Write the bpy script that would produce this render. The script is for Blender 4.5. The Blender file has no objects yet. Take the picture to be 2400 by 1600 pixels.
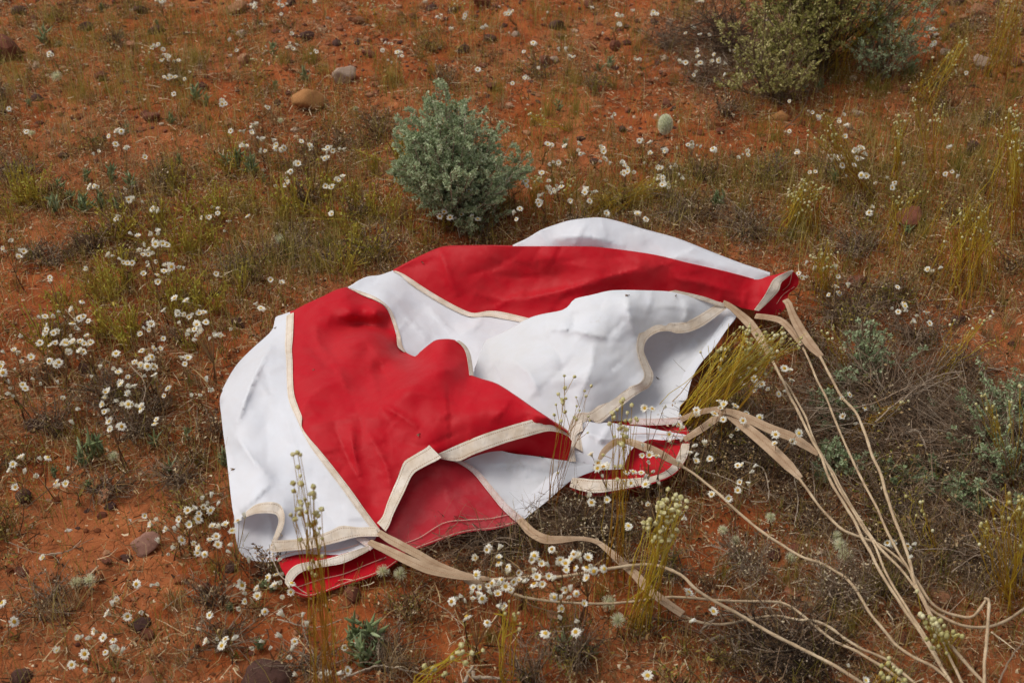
import bpy, bmesh, math, random
import numpy as np
from mathutils import Vector
from mathutils.geometry import delaunay_2d_cdt

random.seed(7); RNG = np.random.default_rng(11)
sc = bpy.context.scene
C = sc.collection

# ------------------------------------------------------------------ camera
H, PITCH, LENS = 1.55, math.radians(36.0), 45.0
cam_d = bpy.data.cameras.new('camera'); cam = bpy.data.objects.new('camera', cam_d); C.objects.link(cam)
cam.location = (0, 0, H); cam.rotation_euler = (math.pi/2 - PITCH, 0, 0)
cam_d.lens = LENS; cam_d.sensor_width = 36; cam_d.clip_start = .05; cam_d.clip_end = 500
cam_d.dof.use_dof = True; cam_d.dof.focus_distance = 2.45; cam_d.dof.aperture_fstop = 7.0
sc.camera = cam

# ------------------------------------------------------------------ sky, sun, exposure
SUN_EL, SUN_AZ = math.radians(60), math.radians(-78)      # azimuth from +Y towards +X
w = bpy.data.worlds.new("World"); sc.world = w; w.use_nodes = True
nt = w.node_tree; bg = nt.nodes['Background']
sky = nt.nodes.new('ShaderNodeTexSky'); sky.sky_type = 'NISHITA'; sky.sun_disc = False
sky.sun_elevation = SUN_EL; sky.sun_rotation = SUN_AZ
sky.air_density = 1.0; sky.dust_density = 4.0; sky.ozone_density = 1.0
hs = nt.nodes.new('ShaderNodeHueSaturation'); hs.inputs['Saturation'].default_value = .24
nt.links.new(sky.outputs[0], hs.inputs['Color']); nt.links.new(hs.outputs[0], bg.inputs[0])
bg.inputs[1].default_value = .122
sd = bpy.data.lights.new('sun', 'SUN'); so = bpy.data.objects.new('sun', sd); C.objects.link(so)
sd.energy = 1.25; sd.angle = math.radians(34); sd.color = (1, .95, .86)
dirv = Vector((math.sin(SUN_AZ)*math.cos(SUN_EL), math.cos(SUN_AZ)*math.cos(SUN_EL), math.sin(SUN_EL)))
so.rotation_euler = dirv.to_track_quat('Z', 'Y').to_euler(); so.location = dirv*10
sc.view_settings.view_transform = 'Standard'; sc.view_settings.look = 'None'
sc.view_settings.gamma = 1; sc.view_settings.exposure = 0.10; sc.view_settings.use_curve_mapping = False
sc.cycles.max_bounces = 6; sc.cycles.transparent_max_bounces = 4

# ------------------------------------------------------------------ measuring: photo point + height above ground -> place
FWD = np.array([0, math.cos(PITCH), -math.sin(PITCH)]); UPV = np.array([0, math.sin(PITCH), math.cos(PITCH)])
K = 36/LENS/2400
def P(px, py, z=0.):
    px = np.asarray(px, float); py = np.asarray(py, float); z = np.asarray(z, float)
    u = (px-1200)*K; v = (800-py)*K
    dy = FWD[1]+v*UPV[1]; dz = FWD[2]+v*UPV[2]
    t = (z-H)/dz
    return np.stack([u*t, dy*t, np.broadcast_to(z, t.shape)*1.0], -1)
def proj(p):
    p = np.asarray(p, float) - np.array([0, 0, H])
    d = p@FWD
    return 1200+p[..., 0]/d/K, 800-(p@UPV)/d/K

# ------------------------------------------------------------------ numpy noise
def _hash(ix, iy, s):
    n = (ix.astype(np.int64)*374761393 + iy.astype(np.int64)*668265263 + s*144269) & 0x7fffffff
    n = ((n ^ (n >> 13))*1274126177) & 0x7fffffff
    return ((n ^ (n >> 16)) & 0xffff)/65535.
def vnoise(x, y, s=0):
    ix = np.floor(x); iy = np.floor(y); fx = x-ix; fy = y-iy
    fx = fx*fx*fx*(fx*(fx*6-15)+10); fy = fy*fy*fy*(fy*(fy*6-15)+10)
    a = _hash(ix, iy, s); b = _hash(ix+1, iy, s); c = _hash(ix, iy+1, s); d = _hash(ix+1, iy+1, s)
    return (a*(1-fx)+b*fx)*(1-fy)+(c*(1-fx)+d*fx)*fy - .5
def fbm(x, y, oct=4, s=0):
    t = 0; a = 1.
    for i in range(oct):
        t = t + a*vnoise(x*2**i+i*17.3, y*2**i-i*9.1, s+i); a *= .5
    return t
def ground_low(x, y):
    return .03*vnoise(x*1.1+5, y*1.1, 3) + .018*vnoise(x*4, y*4+3, 5)
def ground_h(x, y):
    x = np.asarray(x, float); y = np.asarray(y, float)
    f = np.exp(-np.maximum(0, np.hypot(x, y-2.6)-2.6)/2)
    cl = fbm(x*17, y*17, 3, 21)
    rid = 1-np.abs(2*vnoise(x*26, y*26, 31))*2
    u = np.hypot((x+.05)/.85, (y-1.99)/.62); fl = .30+.70*np.clip((u-.75)/.45, 0, 1)
    return ground_low(x, y)*f*fl - .010*(1-fl)/.7 + f*fl*(.012*cl + .005*rid + .010*np.maximum(0, vnoise(x*38, y*38, 44)))
def G(x, y): return float(ground_h(np.array([x]), np.array([y]))[0])

# ------------------------------------------------------------------ mesh helpers
def new_mesh(name, V, F, mats, MI=None, col=None, uv=None, smooth=True):
    """V (n,3); F list of int arrays (m,k); MI list of material index (scalar) per F block; col (n,) or (n,3) vertex value"""
    me = bpy.data.meshes.new(name)
    V = np.asarray(V, np.float32)
    F = [np.asarray(f, np.int32) for f in F if len(f)]
    me.vertices.add(len(V)); me.vertices.foreach_set('co', V.ravel())
    nl = sum(f.size for f in F); npoly = sum(len(f) for f in F)
    me.loops.add(nl); me.polygons.add(npoly)
    lv = np.concatenate([f.ravel() for f in F]); me.loops.foreach_set('vertex_index', lv)
    tot = np.concatenate([np.full(len(f), f.shape[1], np.int32) for f in F])
    st = np.concatenate([[0], np.cumsum(tot)[:-1]]).astype(np.int32)
    me.polygons.foreach_set('loop_start', st)
    try: me.polygons.foreach_set('loop_total', tot)
    except Exception: pass
    if MI is not None:
        mi = np.concatenate([np.full(len(f), m, np.int32) if np.isscalar(m) else np.asarray(m, np.int32) for f, m in zip(F, MI)])
        me.polygons.foreach_set('material_index', mi)
    me.polygons.foreach_set('use_smooth', np.full(npoly, smooth, bool))
    if col is not None:
        col = np.asarray(col, np.float32)
        if col.ndim == 1: col = np.repeat(col[:, None], 3, 1)
        a = me.color_attributes.new('Col', 'FLOAT_COLOR', 'POINT')
        a.data.foreach_set('color', np.concatenate([col, np.ones((len(col), 1), np.float32)], 1).ravel())
    if uv is not None:
        ul = me.uv_layers.new(name='UVMap'); ul.data.foreach_set('uv', np.asarray(uv, np.float32)[lv].ravel())
    for m in mats: me.materials.append(m)
    me.update(calc_edges=True); me.validate()
    return me
def link(name, me, parent=None, loc=None):
    o = bpy.data.objects.new(name, me); C.objects.link(o)
    if parent is not None: o.parent = parent
    if loc is not None: o.location = loc
    return o
def thing(name, loc=(0, 0, 0), rz=0.):
    o = bpy.data.objects.new(name, None); C.objects.link(o); o.location = loc; o.rotation_euler = (0, 0, rz)
    o.empty_display_size = .02
    return o
def tag(o, label=None, cat=None, group=None, kind=None):
    if label: o['label'] = label
    if cat: o['category'] = cat
    if group: o['group'] = group
    if kind: o['kind'] = kind
    return o
class Geo:
    def __init__(s): s.V = []; s.F = []; s.M = []; s.c = []; s.n = 0
    def add(s, V, F, m=0, c=0.5):
        V = np.asarray(V, float).reshape(-1, 3)
        c = np.broadcast_to(np.asarray(c, float).reshape(-1) if not np.isscalar(c) else c, (len(V),))
        s.V.append(V); s.c.append(c)
        for f in (F if isinstance(F, list) and np.ndim(F[0]) == 2 else [F]):
            s.F.append(np.asarray(f, int)+s.n); s.M.append(m)
        s.n += len(V)
    def mesh(s, name, mats, smooth=True):
        return new_mesh(name, np.concatenate(s.V), s.F, mats, s.M, np.concatenate(s.c), smooth=smooth)
def nrm(a): return a/np.maximum(np.linalg.norm(a, axis=-1, keepdims=True), 1e-9)
def ribbons(Pt, W, side):
    """Pt (N,S,3), W (N,S), side (N,S,3)|(N,1,3)"""
    N, S = Pt.shape[:2]
    side = np.broadcast_to(side, Pt.shape)
    V = np.stack([Pt-side*W[..., None]*.5, Pt+side*W[..., None]*.5], 2)
    b = (np.arange(N)*S*2)[:, None]+(np.arange(S-1)*2)[None]
    F = np.stack([b, b+1, b+3, b+2], -1).reshape(-1, 4)
    return V.reshape(-1, 3), F
def tubes(Pt, R, k=3):
    N, S = Pt.shape[:2]
    T = np.gradient(Pt, axis=1); T = nrm(T)
    ref = np.array([.31, .87, .38]); ref = np.broadcast_to(ref, T.shape)
    A = nrm(np.cross(T, ref)); B = np.cross(T, A)
    th = np.arange(k)*2*np.pi/k
    V = Pt[:, :, None]+R[:, :, None, None]*(A[:, :, None]*np.cos(th)[None, None, :, None]+B[:, :, None]*np.sin(th)[None, None, :, None])
    i = np.arange(k); j = (i+1) % k
    b = (np.arange(N)*S*k)[:, None, None]+(np.arange(S-1)*k)[None, :, None]
    F = np.stack([b+i, b+j, b+k+j, b+k+i], -1).reshape(-1, 4)
    return V.reshape(-1, 3), F
def curve_pts(base, tip, bend, S, t0=0.):
    """quadratic strands: base (N,3), tip (N,3), bend (N,3) offset of the middle"""
    t = np.linspace(t0, 1, S)[None, :, None]
    mid = (base+tip)/2+bend
    return base[:, None]*(1-t)**2+2*mid[:, None]*t*(1-t)+tip[:, None]*t**2
def catmull(pts, step):
    pts = np.asarray(pts, float); out = []
    n = len(pts)
    for i in range(n-1):
        p0 = pts[max(i-1, 0)]; p1 = pts[i]; p2 = pts[i+1]; p3 = pts[min(i+2, n-1)]
        L = np.linalg.norm((p2-p1)[:2]); m = max(1, int(round(L/step)))
        for k in range(m):
            t = k/m
            out.append(.5*(2*p1+(p2-p0)*t+(2*p0-5*p1+4*p2-p3)*t*t+(3*p1-p0-3*p2+p3)*t**3))
    out.append(pts[-1]); return np.array(out)

# ------------------------------------------------------------------ materials
def mat(name, base=(.5, .5, .5), rough=.8, build=None, spec=.3):
    m = bpy.data.materials.new(name); m.use_nodes = True
    b = m.node_tree.nodes['Principled BSDF']
    b.inputs['Base Color'].default_value = (*base, 1); b.inputs['Roughness'].default_value = rough
    b.inputs['Specular IOR Level'].default_value = spec
    if build: build(m.node_tree, b)
    return m
def N_(nt, t, **kw):
    n = nt.nodes.new(t)
    for k, v in kw.items():
        if k in n.inputs.keys() if hasattr(n.inputs, 'keys') else False: n.inputs[k].default_value = v
        else: setattr(n, k, v)
    return n
def ramp(nt, fac, stops, interp='LINEAR'):
    r = nt.nodes.new('ShaderNodeValToRGB'); r.color_ramp.interpolation = interp
    el = r.color_ramp.elements
    while len(el) < len(stops): el.new(.5)
    for e, (p, c) in zip(el, stops): e.position = p; e.color = (*c, 1)
    nt.links.new(fac, r.inputs[0]); return r.outputs[0]
def noise(nt, scale, detail=4, rough=.55, vec=None, dim='3D'):
    n = nt.nodes.new('ShaderNodeTexNoise'); n.inputs['Scale'].default_value = scale
    n.inputs['Detail'].default_value = detail; n.inputs['Roughness'].default_value = rough
    if vec is not None: nt.links.new(vec, n.inputs['Vector'])
    return n.outputs[0]
def mixc(nt, f, a, b, mode='MIX'):
    m = nt.nodes.new('ShaderNodeMix'); m.data_type = 'RGBA'; m.blend_type = mode
    for s, v in ((0, f), (6, a), (7, b)):
        if isinstance(v, (int, float)): m.inputs[s].default_value = v
        elif isinstance(v, tuple): m.inputs[s].default_value = (*v, 1)
        else: nt.links.new(v, m.inputs[s])
    return m.outputs[2]
def mth(nt, op, a, b=0.):
    m = nt.nodes.new('ShaderNodeMath'); m.operation = op
    for i, v in enumerate((a, b)):
        if isinstance(v, (int, float)): m.inputs[i].default_value = v
        else: nt.links.new(v, m.inputs[i])
    return m.outputs[0]
def bump(nt, b, h, strength, dist):
    n = nt.nodes.new('ShaderNodeBump'); n.inputs['Strength'].default_value = strength; n.inputs['Distance'].default_value = dist
    nt.links.new(h, n.inputs['Height']); nt.links.new(n.outputs[0], b.inputs['Normal'])
def geo_pos(nt): return nt.nodes.new('ShaderNodeNewGeometry').outputs['Position']
def leafy(name, stops, rough=.7, trans=.25, objrand=0.):
    """thin plant tissue: colour by the strand's own value, some light passes through"""
    def f(nt, b):
        a = nt.nodes.new('ShaderNodeAttribute'); a.attribute_name = 'Col'
        fac = a.outputs['Fac']
        if objrand:
            oi = nt.nodes.new('ShaderNodeObjectInfo')
            fac = mth(nt, 'ADD', fac, mth(nt, 'MULTIPLY', mth(nt, 'SUBTRACT', oi.outputs['Random'], .5), objrand))
        c = ramp(nt, fac, stops)
        nt.links.new(c, b.inputs['Base Color'])
        if trans:
            t = nt.nodes.new('ShaderNodeBsdfTranslucent'); nt.links.new(c, t.inputs[0])
            mx = nt.nodes.new('ShaderNodeMixShader'); mx.inputs[0].default_value = trans
            out = nt.nodes['Material Output']
            nt.links.new(b.outputs[0], mx.inputs[1]); nt.links.new(t.outputs[0], mx.inputs[2]); nt.links.new(mx.outputs[0], out.inputs[0])
    return mat(name, rough=rough, build=f, spec=.2)

def _soil(nt, b):
    p = geo_pos(nt)
    big = noise(nt, 2.2, 3, .5, p); mid = noise(nt, 14, 5, .6, p); fine = noise(nt, 120, 4, .7, p)
    base = ramp(nt, mid, [(.25, (.17, .040, .012)), (.5, (.30, .074, .020)), (.75, (.40, .122, .036))])
    pale = mixc(nt, mth(nt, 'MULTIPLY', mth(nt, 'GREATER_THAN', big, .52), .25), base, (.50, .21, .09))
    sp = mixc(nt, ramp(nt, fine, [(.55, (0, 0, 0)), (.72, (1, 1, 1))]), pale, (.20, .06, .022))
    grit = nt.nodes.new('ShaderNodeTexVoronoi'); grit.inputs['Scale'].default_value = 260; nt.links.new(p, grit.inputs['Vector'])
    gm = ramp(nt, grit.outputs['Distance'], [(.0, (1, 1, 1)), (.22, (0, 0, 0))])
    sel = mth(nt, 'GREATER_THAN', noise(nt, 260, 0, .5, p), .62)
    col = mixc(nt, mth(nt, 'MULTIPLY', gm, sel), sp, (.45, .26, .15))
    nt.links.new(col, b.inputs['Base Color'])
    vor = nt.nodes.new('ShaderNodeTexVoronoi'); vor.feature = 'DISTANCE_TO_EDGE'; vor.inputs['Scale'].default_value = 30
    wv = nt.nodes.new('ShaderNodeVectorMath'); wv.operation = 'MULTIPLY_ADD'
    nc = nt.nodes.new('ShaderNodeTexNoise'); nc.inputs['Scale'].default_value = 18; nt.links.new(p, nc.inputs['Vector'])
    nt.links.new(nc.outputs['Color'], wv.inputs[0]); wv.inputs[1].default_value = (.06, .06, .06); nt.links.new(p, wv.inputs[2])
    nt.links.new(wv.outputs[0], vor.inputs['Vector'])
    crack = ramp(nt, vor.outputs['Distance'], [(0, (0, 0, 0)), (.06, (1, 1, 1))])
    hgt = mth(nt, 'ADD', mth(nt, 'MULTIPLY', mth(nt, 'MULTIPLY', crack, mth(nt, 'GREATER_THAN', big, .5)), .5), mth(nt, 'ADD', mth(nt, 'MULTIPLY', noise(nt, 60, 6, .65, p), 1.0), mth(nt, 'MULTIPLY', fine, .4)))
    bump(nt, b, hgt, .7, .006)
M_SOIL = mat('red_soil', rough=.95, build=_soil, spec=.15)

def fabric(name, col, dust, dustamt, trans, rough=.5, stain=0):
    def f(nt, b):
        tc = geo_pos(nt)
        n1 = noise(nt, 5, 4, .6, tc); n2 = noise(nt, 26, 5, .65, tc)
        fac = mth(nt, 'MULTIPLY', ramp(nt, mth(nt, 'MULTIPLY', mth(nt, 'ADD', n1, n2), .5), [(.42, (0, 0, 0)), (.68, (1, 1, 1))]), dustamt)
        c = mixc(nt, fac, col, dust)
        if stain: c = mixc(nt, mth(nt, 'MULTIPLY', ramp(nt, noise(nt, 7, 6, .7, tc), [(.60, (0, 0, 0)), (.74, (1, 1, 1))]), stain), c, (.46, .38, .27))
        nt.links.new(c, b.inputs['Base Color'])
        b.inputs['Sheen Weight'].default_value = .06; b.inputs['Sheen Roughness'].default_value = .4
        mp = nt.nodes.new('ShaderNodeMapping'); mp.inputs['Scale'].default_value = (1, .35, .7); mp.inputs['Rotation'].default_value = (.4, .3, .7)
        nt.links.new(tc, mp.inputs[0])
        rg = mth(nt, 'ABSOLUTE', mth(nt, 'SUBTRACT', noise(nt, 9, 3, .5, mp.outputs[0]), .5))
        rg2 = mth(nt, 'ABSOLUTE', mth(nt, 'SUBTRACT', noise(nt, 21, 2, .5, tc), .5))
        h = mth(nt, 'ADD', mth(nt, 'ADD', mth(nt, 'MULTIPLY', rg, -1.2), mth(nt, 'MULTIPLY', rg2, -.5)), mth(nt, 'MULTIPLY', noise(nt, 40, 2, .5, tc), .10))
        bump(nt, b, h, .28, .014)
        t = nt.nodes.new('ShaderNodeBsdfTranslucent'); nt.links.new(c, t.inputs[0])
        mx = nt.nodes.new('ShaderNodeMixShader'); mx.inputs[0].default_value = trans
        out = nt.nodes['Material Output']
        nt.links.new(b.outputs[0], mx.inputs[1]); nt.links.new(t.outputs[0], mx.inputs[2]); nt.links.new(mx.outputs[0], out.inputs[0])
    return mat(name, rough=rough, build=f, spec=.11)
M_RED = fabric('red_nylon', (.52, .005, .015), (.50, .075, .07), .28, .12, .48)
M_WHITE = fabric('white_nylon', (.79, .80, .85), (.74, .69, .68), .4, .17, .45)
M_WHITE_OLD = fabric('stained_white_nylon', (.78, .79, .83), (.68, .64, .58), .35, .17, .48, .5)
M_RED_DUSTY = fabric('dusty_red_nylon', (.45, .022, .034), (.45, .13, .13), .6, .12, .55)

def _tape(col, pink=False):
    def f(nt, b):
        uv = nt.nodes.new('ShaderNodeUVMap'); sx = nt.nodes.new('ShaderNodeSeparateXYZ'); nt.links.new(uv.outputs[0], sx.inputs[0])
        p = geo_pos(nt)
        dirt = ramp(nt, noise(nt, 30, 5, .6, p), [(.35, col), (.7, tuple(c*k for c, k in zip(col, (.80, .72, .62))))])
        av = mth(nt, 'ABSOLUTE', mth(nt, 'SUBTRACT', sx.outputs[1], .5))
        line = mth(nt, 'MULTIPLY', mth(nt, 'GREATER_THAN', av, .30), mth(nt, 'LESS_THAN', av, .36))
        dash = mth(nt, 'GREATER_THAN', mth(nt, 'FRACT', mth(nt, 'MULTIPLY', sx.outputs[0], 260.)), .3)
        st = mth(nt, 'MULTIPLY', mth(nt, 'MULTIPLY', line, dash), .85)
        c = mixc(nt, st, dirt, (.40, .26, .16))
        if pink:
            z = nt.nodes.new('ShaderNodeTexVoronoi'); z.inputs['Scale'].default_value = 420; nt.links.new(p, z.inputs['Vector'])
            c = mixc(nt, mth(nt, 'MULTIPLY', mth(nt, 'LESS_THAN', z.outputs['Distance'], .3), .6), c, (.55, .16, .17))
        nt.links.new(c, b.inputs['Base Color'])
        w = nt.nodes.new('ShaderNodeTexWave'); w.inputs['Scale'].default_value = 140; nt.links.new(p, w.inputs[0])
        bump(nt, b, mth(nt, 'ADD', mth(nt, 'MULTIPLY', w.outputs['Fac'], .12), mth(nt, 'ADD', noise(nt, 70, 4, .6, p), mth(nt, 'MULTIPLY', noise(nt, 34, 2, .5, p), 1.5))), .55, .005)
    return f
M_TAPE = mat('cream_tape', rough=.75, build=_tape((.76, .67, .58)))
M_TAPE_PINK = mat('pink_stitched_tape', rough=.75, build=_tape((.66, .56, .55), True))
def _web(nt, b):
    uv = nt.nodes.new('ShaderNodeUVMap'); sx = nt.nodes.new('ShaderNodeSeparateXYZ'); nt.links.new(uv.outputs[0], sx.inputs[0])
    p = geo_pos(nt)
    c = ramp(nt, noise(nt, 25, 5, .65, p), [(.3, (.27, .17, .10)), (.55, (.40, .275, .175)), (.75, (.54, .41, .29))])
    z = mth(nt, 'LESS_THAN', mth(nt, 'ABSOLUTE', mth(nt, 'SUBTRACT', sx.outputs[1], mth(nt, 'ADD', .5, mth(nt, 'MULTIPLY', mth(nt, 'SINE', mth(nt, 'MULTIPLY', sx.outputs[0], 1600.)), .06)))), .05)
    c = mixc(nt, mth(nt, 'MULTIPLY', z, .55), c, (.22, .11, .05))
    nt.links.new(c, b.inputs['Base Color'])
    bump(nt, b, mth(nt, 'ADD', mth(nt, 'MULTIPLY', mth(nt, 'SINE', mth(nt, 'MULTIPLY', sx.outputs[1], 13.)), .25), noise(nt, 90, 4, .6, p)), .5, .002)
M_WEB = mat('tan_webbing', rough=.85, build=_web)
def _cord(nt, b):
    p = geo_pos(nt)
    c = ramp(nt, noise(nt, 30, 5, .65, p), [(.3, (.30, .20, .12)), (.5, (.47, .34, .21)), (.75, (.62, .49, .33))])
    nt.links.new(c, b.inputs['Base Color'])
    bump(nt, b, noise(nt, 300, 3, .6, p), .6, .002)
M_CORD = mat('tan_cord', rough=.85, build=_cord)
M_THREAD = mat('stitch_thread', (.72, .45, .36), .8)

def stone_mat(name, stops, sc_=22):
    def f(nt, b):
        tc = nt.nodes.new('ShaderNodeTexCoord').outputs['Object']
        n = noise(nt, sc_, 6, .65, tc)
        c = ramp(nt, n, stops); nt.links.new(c, b.inputs['Base Color'])
        bump(nt, b, mth(nt, 'ADD', n, noise(nt, sc_*6, 4, .6, tc)), .6, .004)
    return mat(name, rough=.9, build=f, spec=.25)
M_ST = {
 'ochre': stone_mat('ochre_stone', [(.3, (.36, .14, .045)), (.6, (.50, .24, .09)), (.8, (.56, .32, .15))]),
 'pale': stone_mat('pale_stone', [(.3, (.36, .22, .15)), (.6, (.50, .36, .27)), (.8, (.58, .46, .36))]),
 'pink': stone_mat('pink_stone', [(.3, (.28, .12, .085)), (.55, (.42, .22, .16)), (.8, (.52, .33, .25))], 60),
 'red': stone_mat('red_brown_stone', [(.3, (.12, .040, .025)), (.6, (.22, .075, .04)), (.8, (.31, .12, .065))]),
 'dark': stone_mat('dark_stone', [(.3, (.060, .028, .023)), (.6, (.125, .058, .042)), (.8, (.19, .095, .068))]),
 'tan': stone_mat('tan_stone', [(.3, (.30, .12, .055)), (.6, (.40, .19, .10)), (.8, (.5, .28, .17))]),
 'white': stone_mat('white_pebble', [(.3, (.5, .40, .32)), (.7, (.68, .6, .52))]),
}
M_LITTER = leafy('dry_litter', [(0, (.042, .018, .010)), (.25, (.13, .06, .025)), (.55, (.32, .185, .075)), (.8, (.52, .36, .18)), (1, (.74, .60, .40))], .85, .2)
M_GRASS = leafy('fine_grass', [(0, (.085, .105, .016)), (.3, (.21, .195, .032)), (.6, (.38, .295, .055)), (.85, (.52, .39, .125)), (1, (.60, .48, .24))], .7, .3)
M_STEM = leafy('daisy_stem', [(0, (.085, .032, .018)), (.4, (.20, .09, .04)), (.7, (.33, .21, .08)), (1, (.44, .36, .16))], .8, .1)
M_PETAL = leafy('white_bract', [(0, (.70, .64, .44)), (.5, (.88, .85, .74)), (1, (.92, .90, .83))], .55, .3)
M_DISC = leafy('yellow_disc', [(0, (.55, .30, .04)), (.5, (.76, .47, .045)), (1, (.80, .60, .14))], .8, 0, .8)
M_SALT = leafy('saltbush_leaf', [(0, (.15, .19, .075)), (.4, (.32, .39, .20)), (.75, (.47, .54, .33)), (1, (.66, .70, .48))], .7, .32)
M_OLIVE = leafy('olive_leaf', [(0, (.09, .095, .02)), (.4, (.23, .215, .05)), (.7, (.41, .37, .12)), (1, (.56, .50, .23))], .7, .2)
M_TWIG = leafy('dead_twig', [(0, (.04, .024, .016)), (.5, (.20, .125, .075)), (1, (.45, .36, .27))], .9, 0)
M_GOLD = leafy('golden_stem', [(0, (.26, .07, .015)), (.35, (.46, .25, .02)), (.7, (.60, .44, .04)), (1, (.64, .56, .17))], .65, .15)
M_STRAWSTEM = leafy('straw_stem', [(0, (.22, .17, .03)), (.4, (.42, .33, .06)), (.75, (.58, .45, .14)), (1, (.68, .57, .30))], .7, .3)
M_KNOB = leafy('knob_head', [(0, (.34, .29, .09)), (.5, (.52, .47, .20)), (1, (.72, .66, .42))], .85, .1)
M_SUCC = leafy('succulent_leaf', [(0, (.11, .145, .06)), (.5, (.24, .295, .13)), (1, (.36, .42, .24))], .6, .15)
M_HERB = leafy('yellow_green_herb', [(0, (.19, .08, .02)), (.3, (.38, .24, .035)), (.65, (.52, .41, .06)), (1, (.44, .46, .08))], .65, .2)
M_STRAW = leafy('straw_flower', [(0, (.22, .13, .06)), (.5, (.46, .33, .18)), (1, (.68, .58, .40))], .85, .2)
M_SPIKE = leafy('cream_spike_hair', [(0, (.55, .55, .30)), (.5, (.80, .81, .58)), (1, (.94, .94, .82))], .8, .3)
M_FLUFF = leafy('fluffy_hair', [(0, (.48, .44, .22)), (.5, (.74, .73, .48)), (1, (.90, .90, .74))], .8, .35)

# ================================================================== GROUND
def build_ground():
    fx = np.arange(-2.3, 2.3001, .0096); fy = np.arange(.75, 4.9, .0088)
    ox = np.array([2.4, 2.6, 3, 3.6, 4.6, 6, 9, 14, 22, 36, 60.]); 
    xs = np.concatenate([-ox[::-1], fx, ox])
    ys = np.concatenate([[-60, -30, -15, -8, -4, -2, -1, -.3, .2, .5, .65], fy, [5, 5.15, 5.4, 5.8, 6.4, 7.5, 9, 12, 18, 28, 45, 70.]])
    X, Y = np.meshgrid(xs, ys)
    Z = ground_h(X, Y)
    V = np.stack([X, Y, Z], -1).reshape(-1, 3)
    nx, ny = len(xs), len(ys)
    i = (np.arange(ny-1)*nx)[:, None]+np.arange(nx-1)[None]
    F = np.stack([i, i+1, i+nx+1, i+nx], -1).reshape(-1, 4)
    o = link('ground', new_mesh('ground', V, [F], [M_SOIL]))
    tag(o, 'red desert soil scattered with dry litter and pebbles', kind='structure')
build_ground()

# ================================================================== PARACHUTE
chute = thing('parachute', P(1150, 1000, 0.).tolist())
tag(chute, 'collapsed red and white parachute with cream tapes and tan cords lying on red ground', 'parachute')
CH0 = np.array(chute.location)
def tps_fit(c, z, lam=1e-6):
    n = len(c); d = np.linalg.norm(c[:, None]-c[None], axis=2)
    Kk = np.where(d > 0, d*d*np.log(np.maximum(d, 1e-9)), 0)+lam*np.eye(n)
    Q = np.concatenate([np.ones((n, 1)), c], 1)
    A = np.zeros((n+3, n+3)); A[:n, :n] = Kk; A[:n, n:] = Q; A[n:, :n] = Q.T
    s = np.linalg.lstsq(A, np.concatenate([z, np.zeros(3)]), rcond=None)[0]
    return s
def tps_eval(c, s, q):
    d = np.linalg.norm(q[:, None]-c[None], axis=2)
    return np.where(d > 0, d*d*np.log(np.maximum(d, 1e-9)), 0)@s[:-3]+s[-3]+q@s[-2:]
def seg_dist(q, line):
    """distance to a polyline and the fraction along it"""
    line = np.asarray(line, float); best = np.full(len(q), 1e9); fr = np.zeros(len(q))
    L = np.linalg.norm(np.diff(line, axis=0), axis=1); tot = L.sum(); acc = 0
    sg = np.zeros(len(q))
    for a, b, l in zip(line[:-1], line[1:], L):
        t = np.clip(((q-a)@(b-a))/(l*l), 0, 1); dd = np.linalg.norm(q-(a+t[:, None]*(b-a)), axis=1)
        cr = (b-a)[0]*(q-a)[:, 1]-(b-a)[1]*(q-a)[:, 0]
        k = dd < best; best[k] = dd[k]; fr[k] = ((acc+t*l)/tot)[k]; sg[k] = np.sign(cr)[k]; acc += l
    return best, fr, sg
def inside(q, poly):
    x, y = q[:, 0], q[:, 1]; r = np.zeros(len(q), bool); n = len(poly)
    for i in range(n):
        x1, y1 = poly[i]; x2, y2 = poly[(i+1) % n]
        c = ((y1 > y) != (y2 > y)) & (x < (x2-x1)*(y-y1)/((y2-y1) or 1e-9)+x1); r ^= c
    return r
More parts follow.
